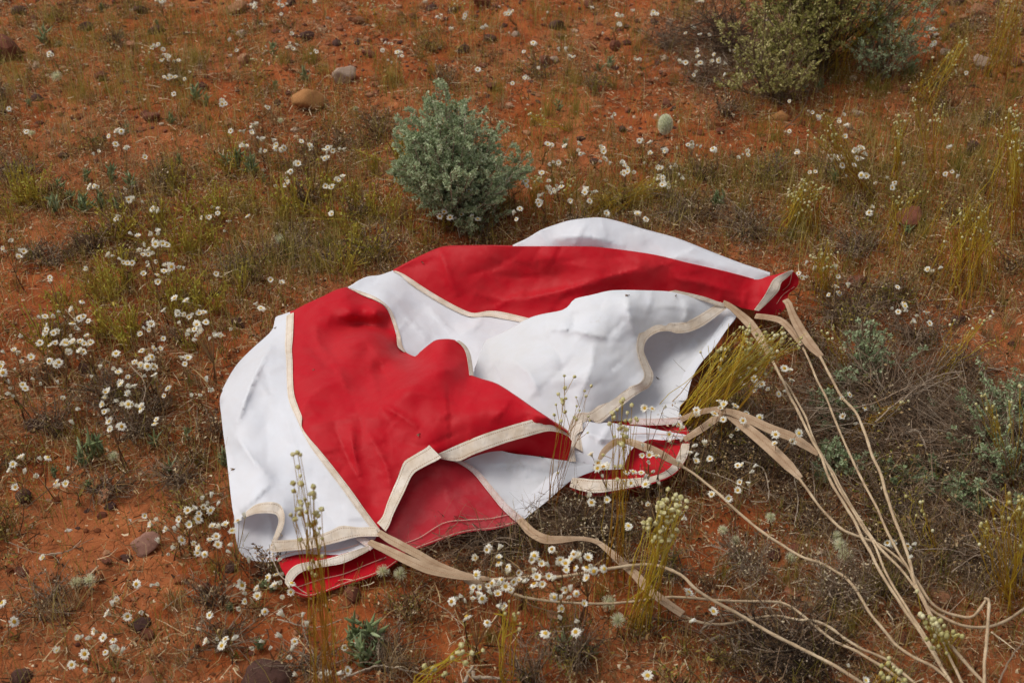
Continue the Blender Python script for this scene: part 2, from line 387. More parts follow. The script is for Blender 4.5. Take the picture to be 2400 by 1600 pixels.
class Panel:
    """one cloth panel: outline and inner points measured as (photo x, photo y, height), wrinkles as ridge lines"""
    def __init__(s, name, edges, pts, m, creases=(), back=(), step=6, label=None):
        full = []
        for e in edges:
            c = catmull(e, 9); full.append(c[:-1] if len(e) > 1 else c)
        s.out = np.concatenate(full)
        cp = np.concatenate([s.out[::3], np.array(pts, float).reshape(-1, 3)])
        # drop near-duplicates
        keep = []
        for i, p in enumerate(cp):
            if all(np.hypot(*(p[:2]-cp[j][:2])) > 4 for j in keep): keep.append(i)
        creases = list(creases); rw = np.random.default_rng(abs(int(s.out[0, 0]*7+s.out[5, 1]*13)) % 9973)
        ar = abs(np.sum(s.out[:, 0]*np.roll(s.out[:, 1], 1)-s.out[:, 1]*np.roll(s.out[:, 0], 1)))/2
        cen = s.out[:, :2].mean(0); uu = np.linalg.svd(s.out[:, :2]-cen, full_matrices=False)[2][0]; a0 = math.atan2(uu[1], uu[0])
        for _ in range(int(ar/2600)):
            for _t in range(20):
                q0 = cen+(rw.random(2)-.5)*np.ptp(s.out[:, :2], axis=0)
                if inside(q0[None], s.out[:, :2])[0]: break
            a = a0+rw.normal(0, .75); Lw = rw.uniform(35, 130); dv = np.array([math.cos(a), math.sin(a)]); nv = np.array([-dv[1], dv[0]])
            creases.append(([tuple(q0-dv*Lw/2), tuple(q0+nv*rw.normal(0, Lw*.06)), tuple(q0+dv*Lw/2)], rw.choice([-1, 1])*rw.uniform(.0008, .0022), *((4, rw.uniform(14, 30)) if rw.random() < .5 else (rw.uniform(14, 30), 4))))
        cp = cp[keep]; s.c = cp[:, :2]/100.; s.s = tps_fit(s.c, cp[:, 2], 3e-3); s.cr = creases
        poly = s.out[:, :2]
        x0, y0 = poly.min(0); x1, y1 = poly.max(0)
        gx, gy = np.meshgrid(np.arange(x0, x1, step), np.arange(y0, y1, step*.8))
        gx = gx+(np.arange(gx.shape[0]) % 2)[:, None]*step*.5
        q = np.stack([gx.ravel(), gy.ravel()], 1); q = q[inside(q, poly)]
        for cl in creases:
            cq = catmull(np.array(cl[0], float), 5)[:, :2]; cq = cq[inside(cq, poly)]
            if len(cq):
                dm = np.min(np.hypot(q[:, 0][:, None]-cq[:, 0], q[:, 1][:, None]-cq[:, 1]), 1); q = np.concatenate([q[dm > 3.6], cq])
        d = np.full(len(q), 1e9)
        for i in range(0, len(poly)): d = np.minimum(d, np.hypot(q[:, 0]-poly[i, 0], q[:, 1]-poly[i, 1]))
        q = q[d > step*.55]
        allp = np.concatenate([poly, q]); nb = len(poly)
        res = delaunay_2d_cdt([Vector(p) for p in allp], [(i, (i+1) % nb) for i in range(nb)], [list(range(nb))], 1, 1e-4)
        q2 = np.array([(v.x, v.y) for v in res[0]]); T = np.array([f for f in res[2] if len(f) == 3])
        z = s.z(q2)
        V = P(q2[:, 0], q2[:, 1], z)
        # cloth turned over a fold: continues behind the crest and falls to the ground
        F = [T]; VV = [V]; n = len(V)
        for line, zend, run in back:
            l = catmull(line, 9); zz = s.z(l[:, :2]) if True else l[:, 2]
            b = P(l[:, 0], l[:, 1], zz); K_ = 7; rows = []
            away = nrm(b*np.array([1, 1, 0.]))
            for k in range(K_+1):
                a = k/K_*math.pi/2
                h = (b[:, 2]-zend)
                rr = b.copy(); rr += away*(run*np.minimum(1, h/.05)*math.sin(a)*(.6))[:, None]
                rr[:, 2] = zend+h*math.cos(a)**1.0
                rows.append(rr)
            W = np.concatenate(rows); m_ = len(l)
            i = (np.arange(K_)*m_)[:, None]+np.arange(m_-1)[None]
            F.append(np.stack([i, i+1, i+m_+1, i+m_], -1).reshape(-1, 4)+n); VV.append(W); n += len(W)
        me = new_mesh(name, np.concatenate(VV)-CH0, F, [m])
        s.o = link(name, me, chute)
        if label: s.o['label'] = label
    def z(s, q):
        q = np.asarray(q, float)
        z = tps_eval(s.c, s.s, q/100.)
        for line, amp, w1, w2 in s.cr:
            d, f, sg = seg_dist(q, catmull(np.array(line, float), 5)[:, :2])
            tp = np.sin(np.pi*np.clip(f, 0.02, .98))**.6
            wv = np.where(sg > 0, w1, w2)
            z = z+amp*tp*np.exp(-d/wv)
        z = z+.0016*fbm(q[:, 0]/55, q[:, 1]/40, 3, 71)
        return np.maximum(z, .004)

seam1 = [(680,734,.055),(679,760,.065),(677,790,.07),(676,815,.075),(678,850,.085),(680,900,.09),(683,930,.095),(694,968,.10),(712,1008,.10),(738,1050,.095),(773,1098,.085),(814,1153,.07),(849,1202,.055),(887,1251,.045)]
seam2 = [(816,675,.092),(847,691,.085),(878,704,.088),(903,720,.085),(918,748,.07),(929,786,.06),(934,813,.052),(948,826,.045)]
seam3 = [(924,636,.09),(942,644,.088),(959,657,.08),(1000,684,.065),(1044,711,.05),(1085,731,.04),(1112,739,.036),(1146,734,.036),(1180,738,.036),(1241,750,.035)]
hem1 = [(635,1290,.026),(690,1287,.036),(731,1283,.042),(793,1268,.042),(840,1257,.04),(887,1251,.045)]
loop1 = [(554,1226,.04),(565,1213,.047),(582,1198,.06),(602,1185,.072),(636,1180,.078),(656,1188,.075),(665,1207,.07),(663,1234,.058),(650,1258,.045),(637,1278,.03),(635,1290,.026)]
W1 = Panel('white_panel', [
    [(680,734,.055),(660,741,.052),(646,747,.045),(642,766,.045),(632,784,.045),(585,827,.045),(551,864,.042),(522,915,.04),(515,938,.04),(518,968,.04),(524,1020,.04),(531,1070,.04),(544,1186,.045),(551,1215,.042),(554,1226,.04)],
    loop1, hem1, seam1[::-1]],
    [(600,900,.085),(560,960,.07),(620,1000,.075),(640,900,.09),(640,830,.08),(575,1010,.075),(560,1060,.055),(600,1060,.07),(680,1060,.078),(645,1125,.062),(600,1130,.066),(700,1150,.06),(750,1220,.045),(700,1230,.045),(570,1150,.055)],
    M_WHITE, [([(640,800),(600,880),(568,960),(552,1012)], .020, 26, 12), ([(548,1012),(600,1085),(645,1124)], .016, 30, 14), ([(645,1124),(600,1165),(560,1200)], .012, 22, 12), ([(660,950),(680,1010),(700,1080)], .006, 18, 12), ([(690,1085),(740,1170),(800,1240)], -.006, 20, 20)],
    [([(680,734,.055),(660,741,.052),(646,747,.045),(642,766,.045),(632,784,.045),(585,827,.045),(551,864,.042),(522,915,.04)], .0, .05)],
    label='white panel at the left end of the parachute')
W1L = Panel('white_lower_panel', [[(548,1200,.035),(550,1234,.035),(554,1268,.03),(563,1294,.024),(585,1310,.02),(619,1316,.018),(646,1313,.02),(677,1303,.024),(711,1297,.028),(760,1299,.03),(806,1299,.03),(830,1293,.03),(868,1275,.03)],
    [(868,1275,.03),(880,1245,.026),(790,1225,.02),(700,1230,.018),(690,1170,.018),(620,1150,.02),(560,1180,.03),(548,1200,.035)]],
    [(610,1240,.014),(620,1280,.013),(650,1270,.014),(720,1270,.02)], M_WHITE, [([(600,1200),(632,1215),(634,1275)], .006, 10, 20)], label='underside fold of white cloth at the lower left corner')

R1 = Panel('red_panel', [seam1[::-1] and [(887,1251,.045)]+seam1[::-1][1:], [(680,734,.055),(689,731,.06),(718,715,.075),(755,698,.085),(789,681,.092),(816,675,.092)], seam2,
    [(948,826,.045),(960,834,.062),(973,839,.075),(984,828,.09),(993,820,.10),(1010,806,.12),(1024,798,.13),(1051,796,.135),(1068,799,.13),(1080,808,.124),(1092,827,.116),(1099,864,.108),(1101,881,.108)],
    [(1101,881,.108),(1129,890,.122),(1167,902,.14),(1214,932,.145),(1248,956,.145),(1284,980,.14),(1310,998,.13),(1332,1014,.11),(1338,1022,.10)],
    [(1338,1022,.10),(1315,1006,.115),(1285,996,.125),(1250,1005,.12),(1205,1014,.11),(1155,1032,.10),(1095,1054,.09),(1050,1068,.085),(1027,1062,.098),(1007,1049,.105),(983,1063,.10),(949,1083,.09),(935,1110,.08),(918,1155,.065),(903,1193,.055),(892,1226,.046),(887,1251,.045)]],
    [(884,941,.118),(950,908,.132),(1041,868,.131),(900,870,.088),(960,862,.100),(850,900,.095),(1000,845,.113),(1055,838,.125),(1080,852,.118),(779,822,.084),(800,803,.088),(820,793,.091),(842,788,.092),(864,787,.090),(885,791,.084),(903,799,.076),(919,808,.067),(800,850,.096),(860,820,.094),(910,835,.090),(940,845,.082),(790,790,.074),(815,774,.067),(840,767,.063),(866,765,.062),(890,768,.062),(908,776,.060),(745,735,.088),(880,735,.095),(820,735,.094),(720,960,.106),(900,1050,.098),(850,1100,.08),(1000,990,.122),(1100,960,.136),(1200,970,.138),(820,1000,.106),(790,920,.104),(870,1180,.052),(700,880,.095),(740,850,.094),(1150,935,.142),(980,960,.126),(930,1000,.111),(870,840,.098)],
    M_RED, [([(884,942),(971,899),(1042,866),(1104,884)], .019, 60, 13), ([(884,942),(946,978),(985,1005)], .008, 22, 9), ([(776,824),(827,790),(863,786),(899,796),(925,812)], .008, 30, 8),
            ([(700,1000),(715,950),(741,917),(791,895),(815,893)], .008, 26, 12), ([(826,990),(828,1050),(845,1120)], .009, 22, 10), ([(738,733),(800,742),(899,738)], .004, 20, 12),
            ([(780,975),(800,1040),(850,1140)], -.006, 18, 18), ([(774,838),(806,892),(812,930)], .005, 9, 16), ([(774,838),(745,800),(741,756)], .005, 14, 9), ([(1200,925),(1180,960),(1150,985)], .004, 18, 12), ([(940,1032),(1000,1045),(1090,1005)], -.004, 16, 16), ([(953,860),(995,862),(1039,864)], .002, 12, 8),
            ([(863,860),(880,900),(884,940)], .004, 12, 18), ([(715,800),(760,850),(774,838)], -.003, 10, 10), ([(720,1000),(780,985),(850,975),(905,985)], .005, 20, 8), ([(1240,965),(1265,975),(1290,985)], .004, 12, 8), ([(860,1010),(905,1090),(915,1150)], .005, 16, 10)],
    [([(680,734,.055),(689,731,.06),(718,715,.075),(755,698,.085),(789,681,.09),(816,675,.09)], .0, .06),
     ([(948,826,.045),(960,834,.062),(973,839,.075),(984,828,.09),(993,820,.10),(1010,806,.12),(1024,798,.13),(1051,796,.135),(1068,799,.13)], .02, .05),
     ([(1101,881,.108),(1129,890,.122),(1167,902,.14),(1214,932,.145),(1248,956,.145),(1284,980,.14),(1310,998,.13),(1332,1014,.11)], .03, .05)],
    label='large red panel at the front with sharp folds')
W2 = Panel('white_panel', [[(816,675,.092),(828,668,.092),(842,659,.092),(864,650,.092),(891,647,.09),(922,636,.09)], [(924,636,.09)]+seam3[1:], [(1241,750,.035),(1290,765,.03),(1270,830,.02),(1200,890,.02),(1125,900,.02),(1070,890,.02),(990,880,.02),(950,865,.025),(938,835,.04)], [(948,826,.045)]+seam2[::-1][1:]],
    [(900,680,.088),(960,740,.055),(1000,790,.042),(1060,770,.036),(1110,790,.036),(960,800,.048),(1110,830,.035)], M_WHITE,
    [([(880,660),(960,715),(1060,770),(1120,830)], -.006, 22, 22), ([(1000,715),(1060,780),(1110,805)], .006, 12, 16), ([(930,720),(980,770),(1010,800)], .005, 12, 14), ([(1130,745),(1110,770),(1070,785)], .006, 10, 12)],
    [([(816,675,.092),(828,668,.092),(842,659,.092),(864,650,.092),(891,647,.09),(922,636,.09)], 0, .06)], label='narrow white panel between two red panels')
R2 = Panel('red_panel', [[(922,636,.09),(959,616,.10),(993,599,.115),(1027,584,.127),(1052,579,.13),(1078,578,.135),(1146,577,.145),(1214,578,.15),(1352,578,.155),(1406,580,.155),(1525,596,.15),(1610,616,.14),(1695,636,.12),(1767,655,.10),(1801,647,.115),(1824,642,.122),(1845,636,.128)],
    [(1845,636,.128),(1830,648,.12),(1814,664,.11),(1806,682,.10),(1790,704,.08),(1773,728,.062)], [(1773,728,.062),(1740,722,.058),(1708,712,.065),(1690,730,.05),(1640,735,.05),(1560,725,.055),(1460,720,.06),(1390,728,.055),(1340,752,.042),(1290,766,.03),(1241,750,.035)], seam3[::-1][0:-1]],
    [(1100,650,.092),(1010,630,.10),(1200,680,.072),(1300,650,.10),(1400,640,.118),(1500,640,.12),(1600,660,.105),(1350,690,.078),(1700,680,.09),(1100,600,.127),(1300,610,.138),(1500,615,.14),(1450,690,.07),(1560,690,.075),(1650,690,.08)],
    M_RED, [([(1180,712),(1260,695),(1340,676),(1440,646),(1530,624)], .013, 40, 16), ([(1031,582),(1050,640),(1075,700)], .008, 14, 30), ([(1560,650),(1640,662),(1740,690)], .006, 26, 16), ([(1130,640),(1220,650),(1330,640)], -.005, 24, 24), ([(1160,720),(1200,700),(1240,690)], .005, 12, 12)],
    [([(922,636,.09),(959,616,.10),(993,599,.115),(1027,584,.125),(1052,579,.13),(1078,578,.135),(1146,577,.145),(1202,578,.15)], 0, .08),
     ([(1202,578,.15),(1352,578,.155),(1406,580,.155),(1525,596,.15),(1610,616,.14),(1695,636,.12),(1767,655,.10)], .06, .04)],
    label='long red panel along the far side')
W3 = Panel('white_panel', [[(1195,584,.133),(1205,577,.139),(1236,562,.148),(1267,543,.165),(1304,529,.175),(1338,519,.185),(1389,513,.188),(1416,514,.185),(1457,524,.177),(1508,540,.167),(1586,562,.15),(1661,592,.128),(1729,619,.11),(1804,645,.095),(1815,655,.08)],
    [(1815,655,.08),(1790,680,.07),(1700,660,.095),(1600,640,.115),(1500,618,.125),(1400,602,.130),(1300,600,.130),(1215,600,.125),(1195,584,.13)]],
    [(1400,555,.165),(1300,560,.158),(1550,590,.140),(1650,617,.118)], M_WHITE, [([(1300,560),(1380,555),(1470,580)], .006, 14, 20), ([(1560,600),(1640,610),(1740,640)], .005, 14, 16)],
    [([(1195,584,.133),(1205,577,.139),(1236,562,.148),(1267,543,.165),(1304,529,.175),(1338,519,.185),(1389,513,.188),(1416,514,.185),(1457,524,.177),(1508,540,.167),(1586,562,.15),(1661,592,.128),(1729,619,.11),(1804,645,.095)], .0, .1)],
    label='raised white panel at the back')
crest4 = [(1101,884,.075),(1112,868,.075),(1120,847,.08),(1137,803,.088),(1151,795,.092),(1195,772,.108),(1236,749,.122),(1270,738,.132),(1318,728,.142),(1335,715,.152),(1348,701,.162),(1389,691,.175),(1426,682,.182),(1460,680,.182),(1508,681,.175),(1569,684,.16),(1603,691,.15),(1644,699,.135),(1678,709,.12),(1696,718,.11)]
hem4 = [(1696,718,.11),(1658,740,.11),(1610,766,.11),(1576,769,.12),(1542,767,.125),(1520,775,.125),(1503,793,.12),(1499,820,.11),(1508,851,.095),(1521,878,.08),(1511,902,.075),(1474,922,.065),(1440,945,.06),(1399,969,.055),(1362,978,.06),(1347,992,.06),(1340,1012,.06),(1337,1040,.05),(1336,1076,.04)]
W4 = Panel('white_panel', [crest4, hem4, [(1336,1076,.04),(1310,1040,.05),(1280,1020,.06),(1200,975,.07),(1140,925,.06),(1101,884,.075)]],
    [(1200,850,.095),(1300,800,.13),(1400,760,.152),(1385,850,.118),(1480,760,.145),(1300,900,.092),(1250,930,.08),(1400,920,.085),(1460,880,.092),(1471,718,.172),(1560,725,.15),(1160,860,.08),(1130,870,.072),(1330,960,.065)],
    M_WHITE_OLD, [([(1467,683),(1471,718),(1478,750),(1491,790)], .010, 16, 30), ([(1275,773),(1340,773),(1390,785),(1430,792)], .012, 14, 34), ([(1195,842),(1240,875),(1265,930)], .006, 16, 16), ([(1390,800),(1385,860),(1350,950)], .008, 20, 34), ([(1180,815),(1260,800),(1310,830),(1320,900)], -.006, 22, 22), ([(1600,700),(1610,730),(1600,760)], .006, 14, 20), ([(1340,730),(1345,760),(1330,772)], -.008, 14, 22)],
    [(crest4[1:-1], .03, .05)], label='bulging white panel with the open mouth')
hemL = [(1700,714,.105),(1726,741,.095),(1699,776,.085),(1671,817,.075),(1644,847,.065),(1624,878,.055),(1614,909,.045),(1607,939,.036),(1593,953,.032),(1592,966,.032),(1600,978,.03)]
W4L = Panel('white_lower_panel', [hemL, [(1600,978,.03),(1598,990,.028),(1540,990,.024),(1474,986,.022),(1420,988,.02),(1375,995,.02)], [(1375,995,.02),(1370,960,.02),(1410,905,.02),(1450,850,.022),(1460,800,.03),(1500,750,.06),(1600,735,.08),(1660,712,.085),(1700,714,.105)]],
    [(1550,880,.04),(1520,950,.025),(1600,820,.06),(1540,820,.048),(1650,770,.075)], M_WHITE_OLD, [([(1640,760),(1590,850),(1540,900)], .006, 20, 20), ([(1530,880),(1560,840),(1610,785)], .010, 18, 10)], label='stained white lower sheet inside the open mouth')
R1I = Panel('red_inner_panel', [[(1075,1085,.055),(1112,1060,.075),(1180,1035,.095),(1231,1020,.105),(1265,1010,.11),(1299,1006,.112),(1325,1015,.105),(1340,1033,.088)], [(1340,1033,.088),(1336,1057,.066),(1328,1082,.05)], [(1328,1082,.05),(1258,1086,.042),(1153,1070,.045),(1075,1085,.055)]], [(1230,1045,.075)], M_RED, [], label='red cloth turned under behind the front tape')
seamL = [(1036,1072,.062),(1055,1076,.06),(1078,1083,.056),(1112,1104,.047),(1146,1145,.04),(1177,1183,.032),(1201,1207,.026),(1220,1224,.022)]
hemWL = [(1220,1224,.022),(1253,1197,.022),(1280,1176,.025),(1318,1142,.03),(1338,1125,.032),(1358,1115,.034),(1389,1105,.034),(1396,1098,.035),(1389,1087,.042)]
WL = Panel('white_lower_panel', [seamL, hemWL, [(1389,1087,.042),(1304,1076,.056),(1258,1069,.06),(1201,1062,.062),(1153,1052,.066),(1112,1064,.062),(1075,1078,.058),(1036,1072,.062)]],
    [(1200,1110,.036),(1250,1130,.032),(1200,1170,.028),(1320,1100,.042)], M_WHITE_OLD, [([(1120,1090),(1220,1085),(1320,1110)], .005, 14, 18), ([(1270,1070),(1310,1095),(1330,1125)], .007, 10, 14)], label='dusty white corner with stitched hem at the front')
hemRL = [(1220,1224,.022),(1163,1239,.02),(1095,1247,.02),(1044,1261,.02),(993,1281,.02),(973,1286,.02),(945,1297,.016)]
RL = Panel('red_lower_panel', [[(1220,1224,.022)]+seamL[::-1][1:], [(1036,1072,.062),(1010,1075,.06),(960,1100,.045),(925,1150,.03),(900,1200,.022),(880,1245,.02),(885,1270,.016),(945,1297,.016)], hemRL[::-1]],
    [(1050,1150,.04),(1000,1200,.028),(1100,1180,.034),(960,1240,.02)], M_RED_DUSTY, [([(1040,1110),(1050,1170),(1090,1220)], .006, 26, 26), ([(990,1095),(1060,1090),(1110,1110)], .004, 12, 12)], label='dusty red lower sheet below the folded tape')
hemRB = [(690,1385,.012),(697,1393,.012),(718,1399,.012),(755,1390,.012),(806,1371,.012),(861,1354,.012),(901,1337,.012),(930,1317,.012),(970,1288,.012)]
RB = Panel('red_lower_panel', [[(690,1385,.012)]+hemRB[1:], [(970,1288,.012),(900,1262,.012),(860,1262,.012),(800,1285,.012),(720,1290,.012),(680,1310,.012),(668,1345,.012),(690,1385,.012)]], [(750,1345,.008),(850,1310,.01)], M_RED, [], label='lowest red flap at the front left')
RBU = Panel('red_upper_flap', [[(646,1308,.022),(655,1322,.024),(662,1336,.026),(674,1354,.03)], [(674,1354,.03),(686,1336,.034),(706,1327,.034),(738,1320,.034),(806,1304,.034),(871,1284,.032)], [(871,1284,.032),(880,1262,.024),(800,1280,.02),(720,1285,.016),(660,1295,.016),(646,1308,.022)]], [], M_RED, [], label='thin red fold above the lowest flap')
hemRR = [(1333,1142,.02),(1358,1157,.02),(1393,1164,.02),(1423,1158,.02),(1457,1150,.02),(1525,1135,.022),(1569,1119,.024),(1594,1099,.026),(1611,1070,.026),(1616,1040,.026),(1614,1012,.026),(1602,992,.026)]
RR = Panel('red_lower_panel', [hemRR, [(1602,992,.026),(1540,985,.02),(1450,985,.02),(1400,1000,.02),(1370,1060,.02),(1330,1110,.022),(1333,1142,.02)]], [(1500,1080,.010),(1450,1110,.010),(1550,1050,.012)], M_RED, [], label='dark red pocket at the lower right of the cloth')
WR = Panel('white_folded_panel', [[(1345,990,.058),(1365,984,.058),(1393,990,.052),(1430,990,.046),(1475,997,.042),(1501,999,.04),(1539,1006,.038),(1576,1013,.036),(1608,1019,.034),(1603,1027,.032),(1580,1029,.032),(1552,1031,.032),(1525,1029,.034),(1505,1037,.034),(1485,1048,.032),(1470,1070,.03),(1462,1098,.028)],
    [(1462,1098,.028),(1430,1100,.03),(1399,1098,.034),(1393,1088,.038),(1365,1085,.042),(1331,1080,.044),(1333,1040,.05),(1345,990,.058)]], [(1380,1030,.055),(1420,1050,.045),(1400,1015,.046)], M_WHITE, [([(1363,1010),(1400,1025),(1440,1035)], .012, 10, 16), ([(1400,1040),(1420,1015),(1430,995)], .008, 8, 10), ([(1440,1020),(1480,1020),(1530,1015)], .006, 10, 10)], label='crumpled white fold under the mouth')
R2I = Panel('red_inner_panel', [[(1845,636,.12),(1858,635,.12),(1872,653,.095),(1868,672,.08),(1848,690,.06),(1843,716,.045),(1822,738,.035),(1795,740,.04),(1767,735,.05)], [(1767,735,.05),(1780,715,.06),(1800,690,.075),(1812,664,.09),(1845,636,.12)]], [(1835,680,.06)], M_RED, [([(1825,690),(1850,680),(1868,660)], .006, 8, 8)], label='red inside of the far right tip')

# white lip at the right tip, and small pieces of cloth showing behind the cords
def ribbon_part(name, line, width, m, lift=.003, thick=.0016, step=8, nrm_hint=None, label=None, taper=None, cross=3):
    """a sewn or hanging tape of real thickness along (photo x, photo y, height) points"""
    l = catmull(line, step)
    Pt = P(l[:, 0], l[:, 1], l[:, 2])
    view = nrm(np.array([0, 0, H])-Pt); up = np.array([0, 0, 1.])
    n = nrm(.55*view+.45*up) if nrm_hint is None else nrm(np.broadcast_to(np.array(nrm_hint, float), Pt.shape))
    T = nrm(np.gradient(Pt, axis=0)); S = nrm(np.cross(T, n)); n2 = np.cross(S, T)
    Wd = np.full(len(l), width) if np.isscalar(width) else np.interp(np.linspace(0, 1, len(l)), np.linspace(0, 1, len(width)), width)
    Pt = Pt+n*lift
    L = np.concatenate([[0], np.cumsum(np.linalg.norm(np.diff(Pt, axis=0), axis=1))])
    V = []; U = []
    prof = [(-.5, 0), (-.25, .25), (0, .3), (.25, .25), (.5, 0), (.5, -1), (-.5, -1)]
    for a, h in prof:
        V.append(Pt+S*(a*Wd)[:, None]+n2*(h*thick)); U.append(np.stack([L, np.full(len(L), a+.5)], 1))
    V = np.stack(V, 1); U = np.stack(U, 1); k = len(prof)
    i = np.arange(k); j = (i+1) % k; b = (np.arange(len(l)-1)*k)[:, None]
    F = np.stack([b+i, b+j, b+k+j, b+k+i], -1).reshape(-1, 4)
    me = new_mesh(name, V.reshape(-1, 3)-CH0, [F], [m], uv=U.reshape(-1, 2), smooth=False)
    o = link(name, me, chute)
    if label: o['label'] = label
    return o
def edge_tape(name, left, right, m, lift=.0027, label=None, thick=.0008):
    """tape given by its two long edges (photo x, photo y, height)"""
    a = catmull(left, 7); b = catmull(right, 7); n = max(len(a), len(b))
    def rs(c):
        d = np.concatenate([[0], np.cumsum(np.linalg.norm(np.diff(c[:, :2], axis=0), axis=1))]); t = np.linspace(0, d[-1], n)
        return np.stack([np.interp(t, d, c[:, k]) for k in range(3)], 1)
    a = rs(a); b = rs(b); rows = []; U = []
    A = P(a[:, 0], a[:, 1], a[:, 2]); B = P(b[:, 0], b[:, 1], b[:, 2])
    Lc = np.concatenate([[0], np.cumsum(np.linalg.norm(np.diff((A+B)/2, axis=0), axis=1))])
    view = nrm(np.array([0, 0, H])-(A+B)/2); n3 = nrm(np.cross(np.gradient((A+B)/2, axis=0), B-A)); n3 *= np.sign((n3*view).sum(1, keepdims=True))
    off = nrm(view*.6+n3*.4)
    for f, h in ((0, lift), (.15, lift+thick*.4), (.5, lift+thick*.5), (.85, lift+thick*.4), (1, lift), (1, lift-thick), (0, lift-thick)):
        rows.append(A*(1-f)+B*f+off*h); U.append(np.stack([Lc, np.full(n, f)], 1))
    k = 7; V = np.stack(rows, 1); U = np.stack(U, 1); i = np.arange(k); j = (i+1) % k; bb = (np.arange(n-1)*k)[:, None]
    F = np.stack([bb+i, bb+j, bb+k+j, bb+k+i], -1).reshape(-1, 4)
    o = link(name, new_mesh(name, V.reshape(-1, 3)-CH0, [F], [m], uv=U.reshape(-1, 2), smooth=False), chute)
    if label: o['label'] = label
    return o
def on(panel, pts, dz=.0): 
    q = np.array([p[:2] for p in pts], float); return [(x, y, float(zz)+dz) for (x, y), zz in zip(q, panel.z(q))]

# sewn tapes
edge_tape('seam_tape', on(W1, [(672,741),(670,786),(668,813),(671,847),(673,900),(677,938),(689,967),(701,992),(711,1016),(731,1052),(765,1098),(806,1152),(840,1200),(880,1252)]),
          on(R1, [(689,733),(688,770),(686,800),(684,820),(686,850),(687,890),(690,925),(700,955),(709,978),(708,1000),(724,1025),(747,1052),(784,1098),(824,1150),(859,1200),(897,1250)]), M_TAPE, label='cream seam tape between the left white and red panels')
edge_tape('seam_tape', on(R1, [(816,675),(848,692),(878,704),(904,720),(917,749),(929,788),(931,812),(946,826)]), on(W2, [(806,672),(850,685),(882,698),(912,722),(926,749),(938,786),(943,812),(956,832)]), M_TAPE)
edge_tape('seam_tape', on(R1, [(1068,800),(1080,809),(1091,828),(1097,862),(1099,880)]), [(1075,798,.128),(1089,808,.120),(1101,828,.110),(1107,862,.102),(1109,882,.10)], M_TAPE)
edge_tape('seam_tape', on(R2, [(926,635),(942,641),(962,653),(1003,680),(1047,706),(1086,726),(1112,734),(1146,729),(1180,732),(1243,747)]), on(W2, [(921,637),(938,645),(956,662),(997,690),(1041,716),(1083,737),(1112,744),(1146,742),(1180,748),(1228,757)]), M_TAPE)
edge_tape('hem_tape', [(578,1199,.06),(598,1183,.074),(618,1177,.08),(642,1176,.084),(658,1183,.08),(668,1206,.074),(665,1234,.06),(653,1260,.046),(640,1282,.034)], [(577,1212,.056),(598,1204,.066),(618,1202,.07),(638,1203,.072),(649,1207,.07),(654,1218,.066),(650,1236,.056),(640,1262,.044),(632,1284,.032)], M_TAPE, label='cream hem tape looping over at the lower left')
edge_tape('hem_tape', [(640,1265,.05),(680,1264,.052),(731,1258,.055),(775,1243,.055),(800,1232,.055),(840,1235,.052),(878,1234,.054)], [(632,1287,.036),(640,1293,.036),(690,1289,.042),(731,1285,.047),(793,1270,.047),(840,1258,.045),(890,1257,.05)], M_TAPE)
edge_tape('hem_tape', [(1028,1062,.10),(1078,1040,.1),(1129,1019,.11),(1180,1002,.12),(1231,987,.13),(1258,981,.133),(1280,981,.13),(1300,988,.125),(1322,1001,.11),(1339,1018,.1)], [(1037,1075,.088),(1075,1080,.084),(1112,1064,.09),(1180,1039,.10),(1231,1024,.11),(1265,1014,.114),(1290,1010,.115),(1312,1014,.11),(1328,1021,.1),(1338,1026,.098)], M_TAPE, label='wide cream hem tape across the front of the red panel')
edge_tape('hem_tape', [(1006,1044,.108),(1000,1050,.106),(983,1060,.104),(966,1070,.10),(949,1081,.094),(941,1096,.09),(933,1120,.08),(922,1145,.072),(908,1179,.062),(897,1211,.054),(884,1226,.05)], [(1035,1073,.1),(1022,1081,.098),(1005,1089,.096),(990,1097,.092),(976,1105,.088),(964,1118,.082),(952,1145,.074),(939,1172,.066),(922,1207,.056),(913,1232,.05),(904,1246,.048)], M_TAPE, lift=.0055, label='folded kink of cream hem tape')
edge_tape('hem_tape', [(1688,708,.118),(1655,728,.118),(1630,743,.118),(1606,754,.118),(1576,757,.126),(1548,755,.131),(1520,760,.132),(1501,774,.13),(1493,793,.126),(1491,820,.116),(1499,851,.102),(1509,878,.088),(1498,897,.082),(1474,906,.074),(1440,926,.068),(1399,953,.063),(1380,966,.066),(1362,966,.067),(1344,976,.066),(1334,1000,.065),(1333,1040,.058)],
          [(1702,724,.11),(1668,750,.106),(1640,768,.104),(1612,779,.106),(1585,781,.112),(1568,776,.116),(1545,778,.12),(1525,788,.118),(1513,800,.114),(1508,822,.106),(1519,851,.09),(1531,880,.076),(1522,906,.068),(1508,914,.064),(1474,938,.058),(1440,965,.052),(1405,992,.05),(1385,984,.055),(1368,990,.056),(1360,1010,.056),(1366,1060,.05)], M_TAPE, label='wavy cream hem tape around the white mouth')
edge_tape('hem_tape', [(1366,1010,.06),(1350,1020,.06),(1346,1050,.056),(1350,1082,.05)], [(1364,984,.062),(1338,1000,.064),(1333,1040,.058),(1333,1082,.05)], M_TAPE)
edge_tape('hem_tape', [(1855,633,.13),(1843,637,.13),(1814,653,.118),(1801,674,.108),(1790,694,.092),(1767,726,.068)], [(1860,635,.128),(1843,652,.117),(1830,663,.11),(1825,681,.1),(1800,708,.08),(1778,729,.066)], M_TAPE, label='cream hem tape at the far right tip')
